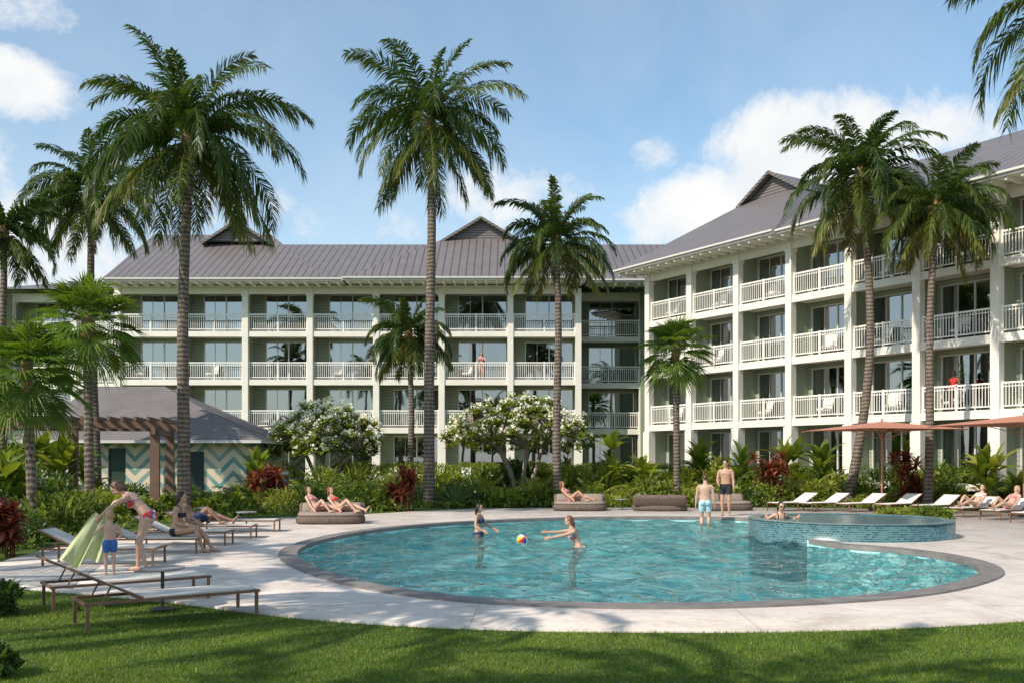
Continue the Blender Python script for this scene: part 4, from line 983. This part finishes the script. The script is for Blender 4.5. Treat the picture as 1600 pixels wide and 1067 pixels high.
# ------------------------------------------------------------ shrubs
def bush(label,x,y,rx,h,mt='leafA',size=.12,n=2600,seed=0,tb=.4,z=-.03,ry=None,wr=.5,group=None):
    global rng; rng=np.random.default_rng(700+seed); nb=NB()
    cloud(nb,(0,0,h*.5),(rx,ry or rx*.85,h*.52),n,size,wr,tb,seed)
    for i in range(int(n/60)):
        a=rng.uniform(0,6.28); r=rx*rng.uniform(0,.9); 
        strap(nb,np.array([math.cos(a)*r,math.sin(a)*r,h*.55]),a,rng.uniform(.7,1.5),h*rng.uniform(.35,.70),.8,size*.8,tb+.2+rng.normal(0,.15),5)
    o=put('shrub',nb.mesh('shrub',M[mt]),None,(x,y,z)); return tag(o,label,'shrub',group)
def rosette(name,label,cat,x,y,h,w,mt,nst,per,L,lw,seed,e0=85,e1=5,dr=.9,group=None,stems=True):
    global rng; rng=np.random.default_rng(900+seed); nb=NB()
    for s in range(nst):
        a=rng.uniform(0,6.28); r=w*rng.random()**.6 if s else 0; hz=h*rng.uniform(.35,1)-L*.35 if stems else 0; hz=max(hz,0.03)
        P0=np.array([math.cos(a)*r,math.sin(a)*r,0]); c=P0+np.array([0,0,hz])
        if stems: nb.add([P0+[-.015,0,0],P0+[.015,0,0],c+[.015,0,0],c+[-.015,0,0]],[(0,1,2,3)],None,.2)
        for i in range(per):
            q=i/per; strap(nb,c,i*2.4+rng.uniform(-.2,.2),R(e0-(e0-e1)*q+rng.uniform(-8,8)),L*rng.uniform(.75,1.1),dr*rng.uniform(.7,1.3),lw*rng.uniform(.8,1.15),.45+rng.normal(0,.22),7,.45,.12,rng.uniform(-.3,.3))
    o=put(name,nb.mesh(name,M[mt]),None,(x,y,-.03)); return tag(o,label,cat,group)
def ti(label,px,Y,h,seed,w=.42,L=.5): return rosette('red_leaf_plant',label,'plant',wx(px,Y),Y,h,w,'ti',15,24,L,.10,seed,85,-25,.9)
ti('dark red leafy plant at left, right of the pavilion',421,34.5,1.55,1,.65)
ti('dark red leafy plant below the central palm, left of its trunk',628,35.5,1.55,2,.62)
ti('dark red leafy plant right of the two standing men',1203,38.5,2.1,3,.75)
ti('dark red leafy plant behind the right loungers between the right palms',1420,36.8,2.1,4,.6)
ti('dark red leafy plant at the left edge beside the lounger row',-4,18.6,1.0,5,.35,.38)
def big(label,px,Y,h,seed,n=3,L=1.3): return rosette('broad_leaf_plant',label,'plant',wx(px,Y),Y,h,.45,'leafC' if seed%2 else 'leafA',n,11,L,.34,seed,86,25,.8)
for i,(px,Y,h,lb) in enumerate([(402,38,2.2,'broad leaved plant right of the pavilion corner'),(958,42.5,2.9,'broad leaved plant between the flowering tree and the wing corner'),(1094,42.5,2.7,'broad leaved plant right of the bright fan palm'),(1238,40.5,2.9,'broad leaved plant behind the right red leafy plant'),(1290,40,2.5,'broad leaved plant left of the curved right palm'),(1545,36,2.3,'broad leaved plant under the right edge parasol'),(20,24,1.9,'broad leaved plant under the low fan palm'),(92,33,2.2,'broad leaved plant under the pergola'),(1590,35,2.1,'broad leaved plant at the right edge behind the parasol pole'),(1000,41,2.0,'broad leaved plant left of the bright fan palm'),(1160,41.5,2.3,'broad leaved plant behind the tall standing man'),(-5,29,2.6,'tall broad leaved plant by the left edge under the pergola'),(150,37,2.0,'broad leaved plant in front of the pavilion wall, behind the pergola'),(60,35,2.6,'tall broad leaved plant behind the middle pergola post')]): big(lb,px,Y,h,10+i,4,1.25 if h>2.1 else 1.0)
for i,(px,Y,lb) in enumerate([(712,37.6,'spiky pale green rosette plant right of the central palm trunk'),(655,38.2,'spiky rosette plant at the foot of the central palm'),(575,35.8,'spiky rosette plant left of the central red leafy plant')]):
    rosette('agave_plant',lb,'plant',wx(px,Y),Y,.3,.05,'agave',2,34,1.15,.10,40+i,86,5,.35,stems=False)
for i,(px,Y) in enumerate([(385,35.2),(480,36.8),(545,37.5),(762,39.5),(845,39.2),(925,39.6),(1010,39.3),(1075,39.5),(1145,39.3),(1262,38.8),(1352,38.3),(1480,37.4),(1570,36.4)]):
    rng=np.random.default_rng(1200+i); nb=NB()
    for k in range(15):
        frond(nb,np.array([rng.normal(0,.08),rng.normal(0,.08),.05]),k*2.4+rng.uniform(-.3,.3),R(rng.uniform(48,84)),rng.uniform(1.0,1.75),rng.uniform(.9,1.5),22,.045,.24,.45+rng.normal(0,.12),.25,rng.uniform(-.3,.3))
    o=put('arching_palm_shrub',nb.mesh('arching_palm_shrub',M['leafC' if i%2 else 'leafA']),None,(wx(px,Y),Y,-.03)); tag(o,f'small arching feathery palm in the planting behind the deck, {ORD[i]} from the left','plant','small feathery palms in the planting')
rng=np.random.default_rng(5); nb=NB(); cloud(nb,(0,0,.8),(6.0,.7,.80),26000,.10,.55,.45,box=True); leaves(nb,np.stack([rng.uniform(-5.9,5.9,3000),rng.uniform(-.6,.6,3000),rng.uniform(.1,1.4,3000)],1),np.zeros((3000,3)),.14)
o=put('hedge',nb.mesh('hedge',M['leafC']),None,(-2.6,46.5,.0)); tag(o,'long trimmed light green hedge in front of the ground floor of the far wing','hedge')
nb=NB(); cloud(nb,(0,0,.75),(5.2,.7,.75),20000,.11,.55,.4,box=True); o=put('hedge',nb.mesh('hedge',M['leafA']),None,(9.3,45.2,0),R(-30)); tag(o,'green hedge along the ground floor near the wing corner','hedge')
ipx=0
for px in range(372,1640,38):
    Y=(38.6 if px>600 else 36.2)+rnd.uniform(-.6,.9)
    if px>1330: Y=37.4+rnd.uniform(-.3,.6)
    if px<520: Y=33.6+rnd.uniform(-.5,.8)
    h=rnd.uniform(.45,1.15); mt=rnd.choice(['leafA','leafB','leafC','leafA','leafC','leafC']); tone={'leafA':'mid green','leafB':'dark green','leafC':'light green'}[mt]
    i=ipx; ipx+=1
    bush(f'{tone} shrub behind the pool deck, {ORD[i]} from the left in the front row',wx(px,Y),Y,rnd.uniform(.6,.95),h,mt,rnd.choice([.09,.14,.20]),1400,i,rnd.uniform(.4,.75))
for i,px in enumerate(range(380,1620,62)):
    Y=43.0+rnd.uniform(-.8,.8)
    if px>1250: Y=40.2-(px-1250)*.004
    mt=rnd.choice(['leafA','leafB','leafC','leafC']); tone={'leafA':'mid green','leafB':'dark green','leafC':'light green'}[mt]
    bush(f'taller {tone} shrub near the hotel, {ORD[i]} from the left in the back row',wx(px,Y),Y,rnd.uniform(.9,1.3),rnd.uniform(1.2,1.75),mt,rnd.choice([.13,.20,.28]),1500,60+i,rnd.uniform(.4,.75))
lf=[(-22,11.6,.36,.42,'leafB','dark clipped shrub on the lawn at the left edge'),(-16,8.3,.20,.26,'leafB','dark shrub at the lower left corner of the lawn'),(75,22.5,.9,1.0,'leafA','green shrub behind the left lounger row, under the low fan palm'),(10,20.5,.85,.9,'leafB','dark green shrub by the left edge behind the red leafy plant'),(112,26,.9,1.0,'leafA','green shrub at the foot of the left fan palm'),(160,29,.9,.95,'leafC','light green shrub between fan palm and tallest palm'),(215,30,.8,.7,'leafA','green shrub at the foot of the right pergola post'),(262,31.5,.8,.7,'leafC','light green shrub left of the tallest palm trunk'),(318,32,.9,.7,'leafA','green shrub right of the tallest palm trunk'),(352,33.2,.8,.75,'leafC','light green shrub below the pavilion door'),(55,28,1.2,1.4,'leafB','large dark shrub under the pergola'),(-10,24,1.1,1.5,'leafB','large dark shrub cut by the left edge'),(1410,30.6,.7,.32,'leafC','low light green shrub behind the spa'),(1455,30.2,.6,.35,'leafA','low green shrub right behind the spa'),(-30,33,2.0,2.6,'leafB','tall dark shrub behind the pergola at the left edge'),(20,40,2.0,2.8,'leafA','tall green shrub left of the pavilion'),(195,36,1.0,.95,'leafB','dark shrub before the pavilion between its two doors'),(290,37,.9,.85,'leafB','dark shrub before the pavilion, hidden partly by the tallest palm')]
for i,(px,Y,rx,h,mt,lb) in enumerate(lf): bush(lb,wx(px,Y),Y,rx,h,mt,.06 if Y<12 else (.09 if Y<21 else .13),5200 if Y<20 else 2600,100+i,.5)
rng=np.random.default_rng(77); n=60000; x=rng.uniform(-24,22,n); y=rng.uniform(13,46,n)
k=(~inside(x,y,rD,.15))&inside(x,y,rD,9)&((y>30)|(x<-8)); x=x[k];y=y[k]; nb=NB()
leaves(nb,np.stack([x,y,rng.uniform(-.02,.22,len(x))],1),np.tile(UP,(len(x),1)),.17,.5,.5,.22)
o=put('ground_cover',nb.mesh('ground_cover',M['leafA'])); struct(o,'low leafy ground cover filling the planting beds','stuff','plants')
# ------------------------------------------------------------ light, sky, camera
sd=Vector((-.76,-.65,0)).normalized(); EL=R(42); sdir=Vector((sd.x*math.cos(EL),sd.y*math.cos(EL),math.sin(EL)))
sl=bpy.data.lights.new('sun','SUN'); sl.energy=5.0; sl.angle=R(.5); sl.color=(1,.90,.77); so=bpy.data.objects.new('sun',sl); COL.objects.link(so); so.rotation_euler=sdir.to_track_quat('Z','Y').to_euler()
w=bpy.data.worlds.new('World'); scene.world=w; w.use_nodes=True; w.node_tree.nodes.clear(); t=NT(w.node_tree)
out=t.n('ShaderNodeOutputWorld'); bg=t.n('ShaderNodeBackground'); t.l(bg.outputs[0],out.inputs[0]); bg.inputs[1].default_value=.14
sky=t.n('ShaderNodeTexSky',sky_type='NISHITA'); sky.sun_disc=False; sky.sun_elevation=EL; sky.sun_rotation=math.atan2(sd.x,sd.y)%(2*math.pi); sky.air_density=1.0; sky.dust_density=.8; sky.ozone_density=1.2
tc=t.n('ShaderNodeTexCoord').outputs['Generated']; x=t.n('ShaderNodeSeparateXYZ'); t.l(tc,x.inputs[0])
az=t.m('ARCTAN2',x.outputs[0],x.outputs[1]); el=t.m('ARCSINE',x.outputs[2])
def ae(px,py):
    u=(px-800)/FP; v=(HZ-py)/FP; return math.atan(u),math.atan(v/math.hypot(1,u))
dens=None
for px,py,rx_,ry_,amp in [(1290,235,200,100,1.5),(1120,330,200,80,1.3),(1460,215,110,55,1.0),(1010,245,70,40,.9),(1400,340,260,90,1.2),(5,130,110,60,1.15),(20,10,100,45,.9),(30,390,220,130,1.1),(830,305,150,60,.8),(430,340,260,60,.6),(-300,200,300,160,1.0),(2100,250,380,150,1.0)]:
    a0,e0=ae(px,py); da=t.m('DIVIDE',t.m('SUBTRACT',az,a0),rx_/FP); de=t.m('DIVIDE',t.m('SUBTRACT',el,e0),ry_/FP)
    d2=t.m('ADD',t.m('MULTIPLY',da,da),t.m('MULTIPLY',de,de)); b_=t.m('MULTIPLY',t.m('SUBTRACT',1,d2),amp)
    dens=b_ if dens is None else t.m('MAXIMUM',dens,b_)
dens=t.m('MAXIMUM',dens,-.6)
nz=t.noise(tc,7.5,10,.66,.3); nz2=t.noise(tc,22,10,.72,.3)
dn=t.m('ADD',t.m('MULTIPLY',dens,.30),t.m('ADD',t.m('MULTIPLY',nz,.95),t.m('MULTIPLY',nz2,.42)))
al=t.n('ShaderNodeMapRange',interpolation_type='SMOOTHSTEP'); t.l(dn,al.inputs[0]); al.inputs[1].default_value=.68; al.inputs[2].default_value=1.04
hz=t.m('MULTIPLY',t.m('SUBTRACT',1,t.m('MULTIPLY',el,3.0),clamp=True),.58)
veil=t.m('MULTIPLY_ADD',t.noise(tc,2.4,8,.65,.5),.60,-.16,clamp=True)
alp=t.m('MAXIMUM',al.outputs[0],t.m('ADD',hz,veil),clamp=True)
shade=t.m('MULTIPLY_ADD',t.noise(tc,11,6,.62),1.7,-.30,clamp=True)
ccol=t.mix(shade,(5.6,6.0,6.5),(7.4,7.35,7.2))
cb=t.n('ShaderNodeVectorMath',operation='MULTIPLY'); t.l(sky.outputs[0],cb.inputs[0]); cb.inputs[1].default_value=(1.16,1.40,1.38)
mx=t.n('ShaderNodeMix',data_type='RGBA'); t.l(alp,mx.inputs[0]); t.l(cb.outputs[0],mx.inputs[6]); t.l(ccol,mx.inputs[7]); t.l(mx.outputs[2],bg.inputs[0])
cam=bpy.data.cameras.new('camera'); co_=bpy.data.objects.new('camera',cam); COL.objects.link(co_); co_.location=(0,0,CZ); co_.rotation_euler=(R(90),0,0)
cam.sensor_width=36; cam.lens=36*FP/1600; cam.shift_y=(HZ-533.5)/1600; cam.clip_end=3000; cam.clip_start=.05
scene.camera=co_
scene.view_settings.view_transform='Standard'; scene.view_settings.look='None'; scene.view_settings.exposure=0
